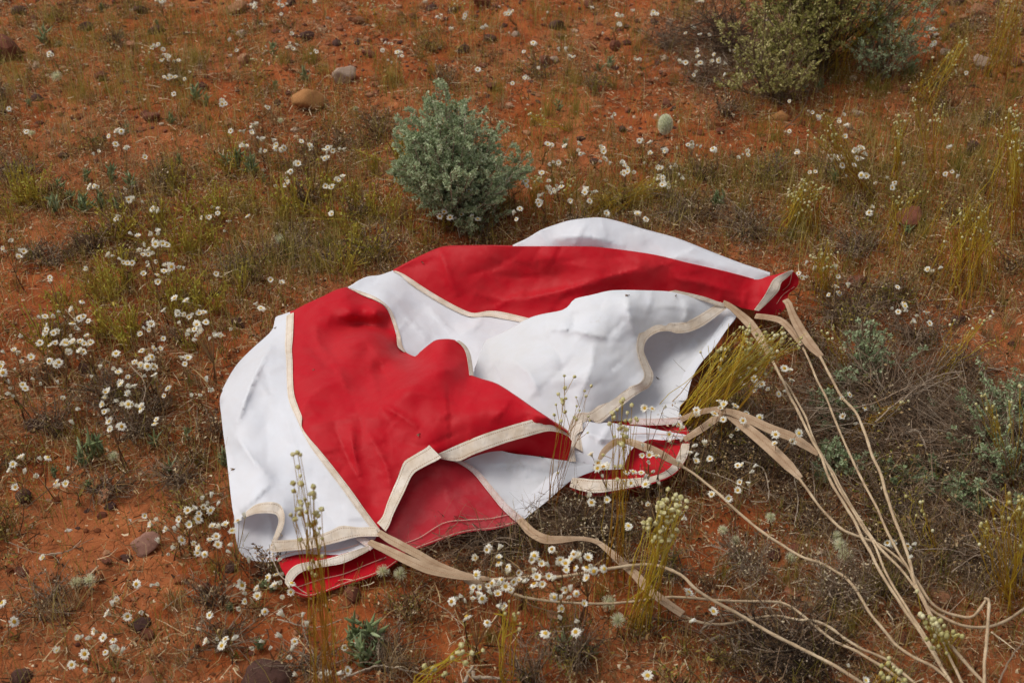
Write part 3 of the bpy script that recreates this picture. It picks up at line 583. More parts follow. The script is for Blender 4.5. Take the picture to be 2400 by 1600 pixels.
edge_tape('hem_tape', [(1341,1120,.034),(1365,1121,.034),(1393,1124,.034),(1457,1123,.034),(1525,1117,.034),(1556,1106,.036),(1575,1090,.038),(1590,1062,.038),(1598,1040,.038)], [(1335,1141,.03),(1362,1150,.03),(1399,1155,.03),(1457,1147,.03),(1525,1132,.032),(1569,1116,.034),(1594,1096,.036),(1611,1068,.036),(1616,1040,.036)], M_TAPE, label='curved cream hem tape of the dark red pocket')
edge_tape('hem_tape', [(868,1276,.036),(840,1286,.038),(806,1297,.038),(770,1308,.038),(738,1314,.038),(704,1320,.038),(684,1330,.038),(670,1348,.036),(668,1366,.03)], [(880,1280,.032),(850,1298,.032),(806,1319,.032),(770,1326,.032),(738,1331,.032),(712,1338,.032),(696,1348,.032),(684,1364,.03),(678,1378,.026)], M_TAPE, label='cream hem tape of the lowest red flap')
edge_tape('seam_tape', [(1033,1071,.066),(1060,1074,.065),(1085,1080,.06),(1118,1100,.052),(1152,1138,.044),(1184,1176,.036),(1210,1200,.03),(1232,1218,.026)], [(1033,1074,.062),(1055,1078,.06),(1075,1085,.057),(1108,1108,.048),(1140,1147,.04),(1171,1186,.033),(1195,1210,.028),(1214,1226,.024)], M_TAPE_PINK, label='pink stitched seam between the dusty red and white sheets')
edge_tape('seam_tape', [(1475,980,.03),(1540,981,.031),(1600,977,.034)], [(1476,995,.026),(1540,997,.027),(1600,992,.03)], M_TAPE_PINK)
edge_tape('seam_tape', [(838,1252,.036),(866,1265,.036),(884,1277,.036)], [(834,1264,.034),(854,1278,.034),(868,1290,.034)], M_TAPE_PINK)
edge_tape('seam_tape', [(1582,680,.158),(1620,688,.148),(1655,697,.136),(1688,709,.122),(1710,712,.116)], [(1560,684,.158),(1610,695,.145),(1650,706,.132),(1684,718,.118),(1704,722,.11)], M_TAPE)
# double hem of the inner white sheet and plain stitch lines
edge_tape('hem_band', on(W4L, [(1728,740),(1701,776),(1673,817),(1646,847),(1626,878),(1616,909),(1609,939)]), on(W4L, [(1700,742),(1668,790),(1640,828),(1614,858),(1600,885),(1594,912),(1590,940)]), M_WHITE, lift=.002, thick=.001)
edge_tape('hem_band', on(WL, [(1222,1222),(1253,1197),(1280,1176),(1318,1142),(1342,1124),(1389,1104)]), on(WL, [(1205,1190),(1243,1158),(1280,1124),(1312,1100),(1350,1092),(1389,1088)]), M_WHITE, lift=.002, thick=.001)
def stitch(panel, pts):
    l = catmull(on(panel, pts), 6); Pt = P(l[:, 0], l[:, 1], l[:, 2]); Pt = Pt+nrm(np.array([0, 0, H])-Pt)*.0035
    V, F = tubes(Pt[None], np.full((1, len(Pt)), .0007), 4)
    link('stitch_line', new_mesh('stitch_line', V-CH0, [F], [M_THREAD]), chute)
stitch(RL, [(950,1272),(985,1258),(1040,1225),(1090,1218),(1150,1214),(1205,1202)])
stitch(RL, [(975,1283),(1044,1257),(1095,1243),(1163,1235),(1212,1221)])
stitch(RB, [(697,1375),(755,1356),(806,1344),(860,1322),(905,1305)])
stitch(RB, [(692,1386),(720,1394),(758,1385),(806,1366),(861,1349),(901,1332),(928,1314)])
stitch(WR, [(1480,1016),(1540,1016),(1600,1022)]); stitch(W4L, [(1476,980),(1540,984),(1595,980)])
stitch(W1L, [(600,1302),(640,1307),(700,1290),(780,1290),(840,1275)])
stitch(R2I, [(1820,712),(1836,690),(1862,672)]); stitch(R2I, [(1856,640),(1850,665),(1835,680)])

# ---- tiny scraps and insects caught on the cloth
def scrap(px, py, panel, s, where, rot):
    z = float(panel.z(np.array([[px, py]]))[0]); p = P(px, py, z); n = nrm(np.array([0, 0, H])-p); p = p+n*.003
    s *= .78; g = Geo(); b = bmesh.new(); bmesh.ops.create_icosphere(b, subdivisions=1, radius=1); V = np.array([v.co[:] for v in b.verts]); F = np.array([[v.index for v in f.verts] for f in b.faces]); b.free()
    g.add(V*np.array([1.5, .6, .5])*s, F, 0, .05); g.add(V*np.array([.5, .5, .5])*s+np.array([1.8, 0, .1])*s, F, 0, .0)
    for sg in (-1, 1): g.add(np.array([(.6, 0, .4), (-.6, .9*sg, .5), (-2.4, 1.1*sg, .4), (-1.6, .2*sg, .5)])*s, [[0, 1, 2, 3]], 0, .55)
    o = link('small_fly', g.mesh('small_fly', [M_TWIG])); o.location = p; o.rotation_euler = (.5, 0, rot)
    tag(o, 'tiny dark fly resting on the '+where, 'insect', 'tiny flies on the cloth')
for a in [(547, 1099, W1, .0030, 'lower left white panel', .3), (990, 615, R2, .0026, 'far red panel near its left end', 2), (981, 1018, R1, .0026, 'front red panel above the folded tape', 1), (1470, 692, W4, .0028, 'crest of the bulging white panel', .2), (1584, 693, W4, .0022, 'white panel near the right seam tape', 1.2), (1270, 1070, WL, .0030, 'front white corner', 2.7), (866, 698, W2, .0018, 'narrow white panel at its upper end', .5), (645, 768, W1, .0020, 'upper left tip of the white panel', 1), (1541, 886, W4L, .0026, 'stained white inner sheet', 2.2), (735, 866, R1, .0014, 'left side of the red front panel', .4)]: scrap(*a)
# ---------------------------------------------------------------- webbing ribbons and cords (parts of the parachute)
def cord(line, r=.0027, z0=.06, z1=.05, label=None, zs=None):
    l0 = np.array(line, float); n = len(l0); t = np.linspace(0, 1, n)
    z = np.interp(t, np.linspace(0, 1, len(zs)), zs) if zs is not None else z0+(z1-z0)*t
    l = catmull(np.column_stack([l0, z]), 10)
    Pt = P(l[:, 0]+3*vnoise(l[:, 1]/37, l[:, 0]/37, 8), l[:, 1], l[:, 2]+.006*vnoise(l[:, 0]/50, l[:, 1]/50, 9))
    V, F = tubes(Pt[None], r*.86*(1+.3*vnoise(l[:, 0]/9, l[:, 1]/9, 4))[None], 8)
    o = link('suspension_cord', new_mesh('suspension_cord', V-CH0, [F], [M_CORD]), chute)
    if label: o['label'] = label
def web(line, width=.0145, z0=.1, z1=.06, label=None, zs=None):
    l0 = np.array(line, float); t = np.linspace(0, 1, len(l0))
    z = np.interp(t, np.linspace(0, 1, len(zs)), zs) if zs is not None else z0+(z1-z0)*t
    ribbon_part('webbing_strap', np.column_stack([l0, z]), width, M_WEB, lift=.004, thick=.0022, label=label)
web([(1694,711),(1712,720),(1729,734),(1756,759),(1777,787),(1794,815),(1801,830)], [.012,.012,.016,.019,.018,.017,.010], zs=[.118,.112,.105,.095,.085])
cord([(1798,822),(1811,848),(1835,893),(1858,940),(1879,981),(1899,1022),(1923,1066),(1940,1115),(1967,1162),(2001,1217),(2022,1261),(2049,1312),(2076,1360),(2110,1414),(2144,1462),(2195,1543),(2236,1612)], .0030, zs=[.085,.085,.08,.06,.05,.045])
cord([(1836,893),(1852,910),(1872,947),(1889,978),(1903,1018),(1926,1066),(1971,1152),(1995,1189),(2025,1240),(2046,1268),(2076,1339),(2103,1390),(2137,1441),(2178,1506),(2212,1570),(2240,1615)], .0024, zs=[.082,.078,.06,.05,.045])
web([(1840,704),(1847,712),(1857,738),(1872,768),(1893,801),(1912,824),(1926,837)], [.013,.014,.018,.019,.020,.018,.010], zs=[.10,.10,.095,.09])
cord([(1918,828),(1933,858),(1954,896),(1974,930),(2008,971),(2025,1008),(2042,1059),(2066,1118),(2083,1179),(2103,1234),(2120,1278),(2134,1322),(2144,1363),(2161,1397),(2185,1445),(2212,1485),(2246,1533),(2310,1604)], .0031, zs=[.09,.09,.08,.06,.05,.045])
web([(1770,742),(1804,746),(1831,754),(1855,777),(1879,811)], [.012,.013,.014,.013,.008], zs=[.06,.075,.08,.08])
cord([(1876,806),(1896,845),(1916,893),(1940,940),(1967,1008),(1991,1066),(2022,1128),(2052,1183),(2086,1257),(2110,1302),(2131,1336),(2151,1383),(2178,1438),(2205,1492),(2236,1560),(2262,1612)], .0025, zs=[.08,.08,.07,.055,.05,.045])
web([(1596,985),(1615,976),(1636,968),(1668,962),(1692,964),(1736,994),(1787,1035),(1831,1076),(1858,1103),(1876,1122)], [.010,.010,.012,.013,.018,.020,.021,.020,.019,.010], zs=[.035,.05,.075,.08,.075,.07])
cord([(1870,1116),(1896,1152),(1927,1193),(1954,1223),(1981,1244),(2025,1261),(2059,1274),(2090,1295),(2124,1326),(2151,1363),(2178,1407),(2209,1431),(2239,1441),(2273,1446),(2290,1434),(2311,1405)], .0027, zs=[.07,.06,.055,.05,.04,.03,.06])
web([(1603,1032),(1641,1008),(1675,984),(1700,968)], [.010,.013,.014,.010], zs=[.035,.06,.075])
web([(1690,964),(1712,967),(1753,982),(1804,1006),(1852,1024),(1889,1046),(1918,1066)], [.009,.015,.017,.018,.018,.016,.008], zs=[.085,.085,.08,.07])
cord([(1912,1062),(1940,1090),(1980,1158),(2015,1215),(2060,1280),(2108,1330),(2150,1382),(2178,1424),(2229,1455),(2273,1468),(2314,1468),(2348,1458),(2382,1438),(2440,1395)], .0026, zs=[.07,.06,.055,.045,.035,.03])
cord([(2309,1402),(2316,1404),(2318,1420),(2314,1475),(2309,1540),(2306,1612)], .0030, zs=[.06,.07,.07,.06])
web([(1404,1080),(1411,1066),(1422,1052),(1440,1038),(1452,1033)], [.006,.010,.011,.012,.010], zs=[.06,.07,.075,.075])
web([(1452,1034),(1471,1035),(1508,1048),(1542,1062),(1576,1081),(1600,1094)], [.010,.013,.016,.015,.013,.007], zs=[.075,.075,.07,.065])
cord([(1594,1090),(1627,1111),(1671,1145),(1705,1176),(1733,1203),(1780,1240),(1825,1271),(1882,1305),(1927,1320),(1958,1338),(1981,1353),(2005,1380),(2025,1414),(2049,1448),(2076,1482),(2103,1513),(2144,1540),(2195,1567),(2240,1610)], .0027, zs=[.065,.06,.055,.05,.045,.04])
web([(1218,1218),(1232,1234),(1248,1250),(1280,1265),(1321,1265),(1362,1263),(1399,1271),(1427,1292),(1457,1319),(1488,1346),(1515,1377),(1552,1407),(1600,1440)], [.013,.016,.016,.012,.007,.007,.010,.013,.014,.015,.014,.013,.012], zs=[.03,.045,.055,.055,.05,.045,.04])
cord([(1596,1440),(1634,1455),(1672,1462),(1709,1460),(1760,1450),(1818,1442),(1865,1451),(1913,1455),(1950,1472),(1981,1496),(2018,1519),(2080,1547),(2150,1606)], .0026, zs=[.035,.03,.035,.05,.045,.04])
web([(888,1248),(905,1260),(925,1271),(976,1298),(1027,1326),(1078,1345),(1129,1356)], [.010,.014,.014,.013,.012,.009,.006], zs=[.056,.055,.055,.05,.05])
web([(866,1270),(878,1277),(901,1287),(959,1315),(1010,1336),(1078,1351),(1146,1357)], [.010,.014,.016,.016,.013,.010,.006], zs=[.045,.05,.055,.05,.05])
cord([(1120,1355),(1146,1357),(1191,1356),(1242,1351),(1310,1351),(1378,1341),(1446,1329),(1507,1322),(1548,1326),(1599,1349),(1627,1377),(1668,1404),(1736,1441),(1804,1482),(1872,1516),(1940,1550),(1991,1581),(2040,1612)], .0031, zs=[.05,.055,.06,.075,.06,.05])
web([(1085,1353),(1100,1362),(1118,1371),(1140,1374),(1166,1378)], [.008,.013,.014,.012,.008], zs=[.035,.03,.02])
cord([(1160,1376),(1190,1386),(1215,1394),(1259,1404),(1327,1411),(1412,1414),(1480,1409),(1548,1400),(1600,1399),(1702,1407),(1804,1409),(1838,1414),(1872,1434),(1906,1462),(1957,1502),(2008,1526),(2076,1567),(2140,1612)], .0026, zs=[.02,.025,.035,.04,.045,.045])

# ================================================================== LABELS: say where a thing stands by what can be found near it
LM = [('grey-green saltbush', 1065, 380), ('large olive bush', 1880, 110), ('smooth ochre stone', 722, 236), ('upright pale stone', 806, 180), ('cream fluffy flower spike', 1558, 285),
      ('pink granite stone', 338, 1268), ('dark stone at the bottom edge', 625, 1572), ('left bulge of the parachute', 545, 960), ('white back panel of the parachute', 1400, 530),
      ('right red tip of the parachute', 1850, 650), ('lowest red flap of the parachute', 800, 1350), ('bent golden stem clump', 1720, 870), ('tan cords in the lower right', 2120, 1330),
      ('red block at the left edge', 25, 125), ('dusty red front sheet of the parachute', 1130, 1230), ('tangled grey dead shrub', 2080, 950), ('dark red pocket of the parachute', 1560, 1100),
      ('tall knobbly stems at the front', 745, 1420), ('sparse yellow-stemmed herbs at left', 330, 720), ('round-topped red panel of the parachute', 760, 690),
      ('top left corner', 120, -60), ('top edge', 1250, -70), ('top right corner', 2380, -30), ('right edge', 2460, 560), ('left edge', -60, 560), ('left edge low down', -60, 1050), ('bottom left corner', -20, 1630),
      ('black scorched shrub', 1830, 1490), ('bottom right corner', 2430, 1560), ('golden stems at the right', 2240, 590), ('middle of the bottom edge', 1180, 1660), ('crossing cords at bottom', 1610, 1380)]
ORD = ['first', 'second', 'third', 'fourth', 'fifth', 'sixth', 'seventh', 'eighth', 'ninth', 'tenth', 'eleventh', 'twelfth', 'thirteenth', 'fourteenth', 'fifteenth', 'sixteenth', 'seventeenth', 'eighteenth', 'nineteenth', 'twentieth']
NUM = ['zero', 'one', 'two', 'three', 'four', 'five', 'six', 'seven', 'eight', 'nine', 'ten', 'eleven', 'twelve', 'thirteen', 'fourteen', 'fifteen', 'sixteen', 'seventeen', 'eighteen', 'nineteen', 'twenty']
PENDING = []
def later(o, base, cat, group, px, py, avoid=()):
    o['category'] = cat
    if group: o['group'] = group
    PENDING.append((o, base, px, py, avoid))
def finish_labels():
    d = {}
    for o, base, px, py, avoid in PENDING:
        c = []
        for n, x, y in LM:
            if n in avoid: continue
            dx, dy = px-x, (py-y)*1.35
            dist = math.hypot(dx, dy)
            edge = 'edge' in n or 'corner' in n
            if edge and 'stone' not in n: rel = 'near'
            elif abs(dx) > abs(dy): rel = 'left of' if dx < 0 else 'right of'
            else: rel = 'behind' if dy < 0 else 'in front of'
            c.append((dist, f'{rel} the {n}'))
        d.setdefault((base, min(c)[1]), []).append((px, py, o))
    for (base, loc), L in d.items():
        L.sort(key=lambda a: (a[0], a[1])); k = len(L)
        for i, (_, _, o) in enumerate(L):
            if k == 1: s = ''
            elif i == 0: s = ', leftmost of '+(NUM[k] if k <= 20 else 'many')
            elif i == k-1: s = ', rightmost of '+(NUM[k] if k <= 20 else 'many')
            else: s = f', {ORD[i] if i < 20 else "next"} from left'
            lab = f'{base} {loc}{s}'
            if len(lab.split()) > 16: lab = lab.replace(' from left', '').replace(' paper', '').replace('the ', '')
            if len(lab.split()) > 16: lab = lab.replace(' with fleshy stems', '').replace(' of fleshy leaves', '').replace(' topped with small round knobs', '')
            if len(lab.split()) > 16: lab = lab.replace('of the parachute', '').replace('  ', ' ').replace(' ,', ',').replace('ground herb', 'herb').replace('loose ', '').replace('dense ', '')
            o['label'] = lab

# ================================================================== places on the ground
def gp(px, py):
    z = 0.
    for _ in range(4):
        p = P(px, py, z); z = G(p[0], p[1])
    return np.array([p[0], p[1], z])
OUT = np.array([(655,735),(720,712),(816,672),(922,632),(1027,582),(1200,575),(1270,540),(1390,512),(1520,540),(1660,590),(1805,640),(1860,632),(1875,655),(1845,720),(1730,745),(1672,820),(1625,880),(1600,955),(1618,1010),(1612,1070),(1570,1120),(1400,1166),(1330,1150),(1225,1222),(1040,1265),(930,1318),(806,1372),(718,1400),(690,1385),(650,1320),(585,1312),(553,1270),(544,1186),(515,936),(545,868),(632,783)], float)
BASE_OUT = np.array([(690,760),(830,720),(1000,690),(1200,665),(1400,640),(1600,670),(1800,690),(1860,690),(1840,730),(1735,770),(1680,830),(1630,890),(1605,960),(1618,1010),(1612,1070),(1570,1120),(1400,1166),(1330,1150),(1225,1222),(1040,1265),(930,1318),(806,1372),(718,1400),(690,1385),(650,1320),(585,1312),(553,1270),(544,1186),(520,960),(560,900),(632,830)], float)
def under_cloth(px, py, m=0.):
    q = np.stack([np.atleast_1d(px), np.atleast_1d(py)], 1).astype(float)
    r = inside(q, BASE_OUT)
    if m:
        for dx, dy in ((m, 0), (-m, 0), (0, m), (0, -m)): r |= inside(q+np.array([dx, dy]), BASE_OUT)
    return r
def scatter(n, dens, y0=.75, y1=5.1, margin=.5, rng=RNG):
    """random ground points inside the part of the plain the photo covers; dens(px,py)->0..1"""
    out = []
    got = 0
    while got < n:
        m = 40000
        y = y0+(y1-y0)*rng.random(m); x = (rng.random(m)-.5)*2*(2.3)
        lim = .40*np.hypot(y, H)*1.0+margin
        k = np.abs(x) < lim; x, y = x[k], y[k]
        px, py = proj(np.stack([x, y, np.zeros_like(x)], 1))
        k = (rng.random(len(x)) < dens(px, py)) & ~under_cloth(px, py)
        out.append(np.stack([x[k], y[k]], 1)); got += k.sum()
        if len(out) > 400: break
    q = np.concatenate(out)[:n]
    return np.column_stack([q, ground_h(q[:, 0], q[:, 1])])
def blob(px, py, L):
    r = 0
    for x, y, sx, sy, a in L: r = r+a*np.exp(-((px-x)/sx)**2-((py-y)/sy)**2)
    return r
def U(a, b, *s): return a+(b-a)*RNG.random(s if s else None)

# ================================================================== STONES
def stone_mesh(name, m, seed, flat=.65, sub=2, rough=.26, cut=.0):
    bm = bmesh.new(); bmesh.ops.create_icosphere(bm, subdivisions=sub, radius=1)
    r = np.random.default_rng(seed); pl = nrm(r.normal(size=(7, 3))); off = r.uniform(.48, .86, 7)
    st = np.array([1., r.uniform(.65, .95), flat*r.uniform(.8, 1.15)])
    for v in bm.verts:
        p = np.array(v.co)
        for n_, o_ in zip(pl, off):
            dd = p@n_-o_
            if dd > 0: p = p-n_*dd*.95
        p = p*(1+rough*float(fbm(np.array([p[0]*1.7+seed]), np.array([p[1]*1.7+p[2]*1.3]), 3, seed % 50)[0]))
        v.co = Vector(p*st)
    me = bpy.data.meshes.new(name); bm.to_mesh(me); bm.free()
    me.polygons.foreach_set('use_smooth', [sub > 2]*len(me.polygons)); me.materials.append(m); return me
SM = {k: [stone_mesh('stone', m, 10+i*7+hash(len(k)) % 5+j*31, sub=3 if k in ('ochre', 'pink', 'dark', 'pale') else 2) for i in range(3)] for j, (k, m) in enumerate(M_ST.items())}
def stone(px, py, wpx, kind, label=None, hfac=1., rz=None, var=None, sink=.2):
    p = gp(px, py+wpx*.18)
    d = np.linalg.norm(p-np.array([0, 0, H])); s = wpx*K*d/2*.98
    me = SM[kind][RNG.integers(3) if var is None else var]
    o = link('stone', me); o.location = (p[0], p[1], p[2]+s*.6*hfac*(1-sink)-.004)
    o.rotation_euler = (U(-.25, .25), U(-.25, .25), U(0, 6.28) if rz is None else rz); o.scale = (s, s, s*hfac)
    desc = {'ochre': 'smooth ochre stone', 'pale': 'pale buff stone', 'pink': 'pink granite stone', 'red': 'red-brown stone', 'dark': 'dark purple-brown stone', 'tan': 'tan sandstone pebble', 'white': 'small whitish pebble'}[kind]
    if label: tag(o, label, 'stone', 'stones lying on the red soil')
    else: later(o, ('large ' if wpx > 50 else '')+desc, 'stone', 'stones lying on the red soil', px, py)
    return o
stone(722, 236, 86, 'ochre', 'smooth rounded ochre stone lying left of the upright pale stone', rz=.2, var=0, hfac=.95)
stone(806, 178, 60, 'pale', 'upright pale buff stone half buried behind the ochre stone', hfac=1.4, rz=.5)
stone(338, 1268, 82, 'pink', 'pink granite stone beside the daisies left of the parachute', rz=.1, hfac=.95)
stone(625, 1575, 118, 'dark', 'long dark brown stone at the bottom edge', rz=-.35, hfac=.75)
stone(20, 118, 110, 'red', 'big red-brown block at the left edge', rz=.1, hfac=1.0)
stone(58, 1158, 44, 'dark', 'black pitted stone below the daisies at left edge', hfac=1.0)
stone(1275, 145, 44, 'red', 'round maroon stone halfway between saltbush and top edge')
stone(2010, 1140, 30, 'red')
for px, py, wpx, k in [(48,28,36,'dark'),(330,25,36,'dark'),(200,62,36,'dark'),(365,72,42,'dark'),(347,145,20,'dark'),(310,105,34,'tan'),(235,180,40,'red'),(300,215,16,'dark'),(170,275,14,'dark'),(340,265,30,'red'),(355,270,42,'red'),(263,275,26,'ochre'),(490,277,11,'dark'),(497,305,9,'dark'),(245,318,20,'dark'),(150,365,28,'dark'),(100,440,52,'red'),(570,140,50,'tan'),(720,90,36,'dark'),(790,100,26,'dark'),(560,20,60,'tan'),(770,42,16,'pale'),(680,5,36,'dark'),(865,125,38,'red'),(840,48,36,'tan'),(860,90,20,'tan'),(815,20,24,'tan'),(1010,18,30,'dark'),(1065,20,34,'dark'),(1085,115,34,'dark'),(940,35,26,'red'),(970,38,26,'red'),(1130,3,70,'red'),(1150,85,34,'dark'),(1380,8,36,'red'),(1440,110,40,'red'),(1535,50,24,'dark'),(1305,58,40,'dark'),(1560,240,36,'red'),(1540,275,22,'tan'),
                       (1825,275,46,'ochre'),(2010,265,30,'pale'),(2275,350,52,'dark'),(2345,430,46,'tan'),(2130,510,90,'red'),(2080,390,26,'dark'),(1715,365,16,'dark'),(2240,5,40,'dark'),(2290,25,50,'tan'),(2330,120,26,'dark'),(2215,120,24,'pale'),(2300,145,44,'pale'),(2380,145,36,'red'),(2120,210,36,'red'),(2010,660,60,'red'),(2090,700,28,'tan'),(2250,745,44,'dark'),(2380,20,30,'red'),(2160,300,20,'red'),(1350,60,14,'tan'),(2340,650,20,'red'),
                       (505,685,30,'dark'),(560,755,40,'dark'),(520,765,30,'red'),(140,695,36,'red'),(205,860,44,'dark'),(75,995,40,'dark'),(505,960,22,'dark'),(480,958,14,'white'),(490,970,9,'white'),(205,1195,20,'dark'),(238,1205,28,'red'),(295,1303,32,'dark'),(250,1310,26,'red'),(360,1246,22,'dark'),(180,1235,16,'dark'),(160,1240,20,'white'),(75,1232,12,'white'),(215,1375,20,'dark'),(540,1330,36,'dark'),(480,1375,40,'red'),(460,1513,20,'dark'),(365,1540,30,'red'),(50,1580,50,'dark'),(310,1335,8,'white'),(305,1215,14,'white'),(520,1155,18,'pale'),(255,1372,14,'ochre'),(210,1385,16,'tan'),(115,1170,18,'pink'),(420,1345,14,'pink'),
                       (830,1390,60,'red'),(1034,1507,10,'white'),(1510,1535,10,'white'),(830,1395,24,'red'),(1150,1430,16,'tan'),(1380,1590,24,'red'),(1520,1400,24,'red'),(1170,1405,18,'red'),(1670,1220,12,'pink'),(1860,1290,70,'red'),(1715,1355,34,'red'),(1950,1190,12,'white'),(2210,1400,60,'tan'),(2110,1490,40,'red'),(2050,1230,11,'dark'),
                       (1250,220,14,'dark'),(1200,218,10,'dark'),(1195,235,9,'dark'),(1260,235,16,'dark'),(830,330,10,'tan'),(845,272,14,'dark'),(835,1440,18,'tan'),(985,1490,14,'tan'),(1600,1590,30,'red'),(420,1180,24,'dark'),(470,1100,30,'red'),(50,1335,36,'red'),(145,1440,28,'red'),(345,1480,40,'red')]:
    if not under_cloth(px, py)[0]: stone(px, py, wpx, k)
# smaller ones, thicker towards the far edge
for x, y, z in scatter(165, lambda px, py: np.clip(1.0-py/420, .03, 1)):
    px, py = proj(np.array([x, y, 0])); 
    stone(px, py, RNG.uniform(12, 32), RNG.choice(['dark', 'dark', 'dark', 'red', 'red', 'red', 'tan', 'tan', 'pale']), sink=.3)

# ================================================================== PEBBLES, LITTER, FINE GRASS (nobody could count them)
def pebbles(name, n, dens, smin, smax, m, label):
    q = scatter(n, dens); ico = bmesh.new(); bmesh.ops.create_icosphere(ico, subdivisions=1, radius=1)
    v0 = np.array([v.co[:] for v in ico.verts]); f0 = np.array([[v.index for v in f.verts] for f in ico.faces]); ico.free()
    s = smin*(smax/smin)**(RNG.random(n)**2.2)
    jit = 1+RNG.uniform(-.28, .28, (n, len(v0), 1))
    sc3 = np.stack([s, s*RNG.uniform(.6, 1, n), s*RNG.uniform(.45, .8, n)], 1)
    v = v0[None]*jit*sc3[:, None]; a = RNG.uniform(0, 6.28, n); ca, sa = np.cos(a)[:, None], np.sin(a)[:, None]
    v = np.stack([v[..., 0]*ca-v[..., 1]*sa, v[..., 0]*sa+v[..., 1]*ca, v[..., 2]], -1)+q[:, None]+np.array([0, 0, 1])*(s*.15)[:, None, None]
    F = (f0[None]+(np.arange(n)*len(v0))[:, None, None]).reshape(-1, 3)
    o = link(name, new_mesh(name, v.reshape(-1, 3), [F], [m], col=np.repeat(RNG.random(n), len(v0)), smooth=False))
    return tag(o, label, 'gravel', kind='stuff')
M_PEB = leafy('pebble_mix', [(0, (.06, .028, .024)), (.3, (.15, .05, .03)), (.6, (.27, .095, .045)), (.85, (.36, .17, .09)), (.95, (.5, .38, .27)), (1, (.6, .5, .4))], .9, 0)
M_CLOD = leafy('soil_clod', [(0, (.14, .042, .017)), (.5, (.24, .075, .027)), (1, (.34, .12, .045))], .95, 0)
pebbles('gravel', 11000, lambda px, py: np.clip(.95-py/520, .10, 1), .0014, .009, M_PEB, 'loose dark and rusty gravel strewn over the red soil')
pebbles('soil_crumbs', 5500, lambda px, py: .6+0*px, .0015, .010, M_CLOD, 'crumbs of red earth lying on the soil')

# how thickly the ground is covered, by eye from the photo
pebbles('soil_clods', 2200, lambda px, py: np.clip(.25+blob(px, py, [(300, 1350, 400, 200, .7), (1700, 1250, 150, 120, .7), (2250, 800, 150, 120, .6), (900, 1500, 300, 120, .4), (550, 740, 100, 60, .8), (1600, 330, 250, 100, .5)]), 0, 1), .003, .017, M_CLOD, 'broken clods of red earth')
pebbles('rock_chips', 4200, lambda px, py: np.clip(.95-py/620, .16, 1), .003, .017, M_PEB, 'angular chips of dark and rusty rock')
def d_litter(px, py):
    bare = blob(px, py, [(160, 1250, 220, 130, .55), (430, 1400, 260, 120, .45), (1750, 1200, 160, 80, .6), (2300, 850, 130, 90, .7), (1500, 300, 200, 90, .45), (1250, 330, 100, 120, .4), (900, 1480, 160, 90, .5), (1650, 1380, 120, 100, .35), (1750, 330, 160, 90, .4), (700, 1530, 300, 80, .3), (60, 680, 120, 130, .45), (1300, 1450, 200, 80, .4), (330, 330, 140, 60, .3)])
    full = blob(px, py, [(2150, 1050, 330, 190, .6), (1750, 1050, 200, 120, .5), (2050, 1250, 350, 160, .4), (250, 900, 300, 150, .3), (750, 600, 250, 110, .3), (1350, 1200, 150, 60, .5), (2000, 1500, 400, 150, .3), (1700, 480, 250, 110, .4)])
    v = vnoise(px/90, py/60, 55)*.5+vnoise(px/35, py/25, 56)*.4
    return np.clip(.66+full-bare*.8+v*1.25-.34*np.clip((420-py)/260, 0, 1), .06, 1)
def litter(n, dens, lmin, lmax, lift, wmin, wmax, name, label, m, colr=(0, 1), flat=.25, S=3):
    q = scatter(n, dens); L = lmin*(lmax/lmin)**RNG.random(n); az = RNG.uniform(0, 6.28, n); el = RNG.normal(0, flat, n)
    d = np.stack([np.cos(az)*np.cos(el), np.sin(az)*np.cos(el), np.sin(el)], 1)*L[:, None]
    b = q+np.column_stack([np.zeros((n, 2)), lift*RNG.random(n)**2+.001]); t = b+d
    gz = ground_h(t[:, 0], t[:, 1])+.001; t[:, 2] = np.maximum(t[:, 2], gz)
    bend = RNG.normal(0, .22, (n, 3))*L[:, None]; bend[:, 2] = np.abs(bend[:, 2])*.7
    Pt = curve_pts(b, t, bend, S); tw = np.linspace(1, .35, S)[None]
    W = (wmin+(wmax-wmin)*RNG.random(n)**2)[:, None]*tw
    side = nrm(np.cross(d, RNG.normal(size=(n, 3))+np.array([0, -.5, .5])))[:, None]
    V, F = ribbons(Pt, W, side)
    o = link(name, new_mesh(name, V, [F], [m], col=np.repeat(np.clip(RNG.normal(sum(colr)/2, (colr[1]-colr[0])/4, n), 0, 1), S*2)))
    return tag(o, label, 'litter', kind='stuff')
litter(155000, d_litter, .010, .055, .026, .0007, .0026, 'dry_litter', 'brown and straw coloured dead stalks matted on the ground', M_LITTER, (-.1, 1.1))
litter(112000, d_litter, .004, .012, .022, .0018, .0060, 'leaf_litter', 'shrivelled pale and brown leaf scraps and seed husks', M_LITTER, (-.1, 1.15), .5, 3)
def d_dark(px, py): return np.clip(blob(px, py, [(2120, 1020, 260, 130, .9), (1780, 1040, 150, 90, .8), (1340, 1225, 120, 45, .9), (2200, 1250, 220, 130, .5), (1830, 1520, 150, 70, .9), (1100, 1290, 150, 40, .7), (1750, 130, 150, 80, .6)]), .0, 1)
litter(17000, d_dark, .02, .10, .05, .0006, .0018, 'dark_twig_litter', 'dark brown and grey twigs matted under the dead plants', M_TWIG, (0, .9), .45, 4)
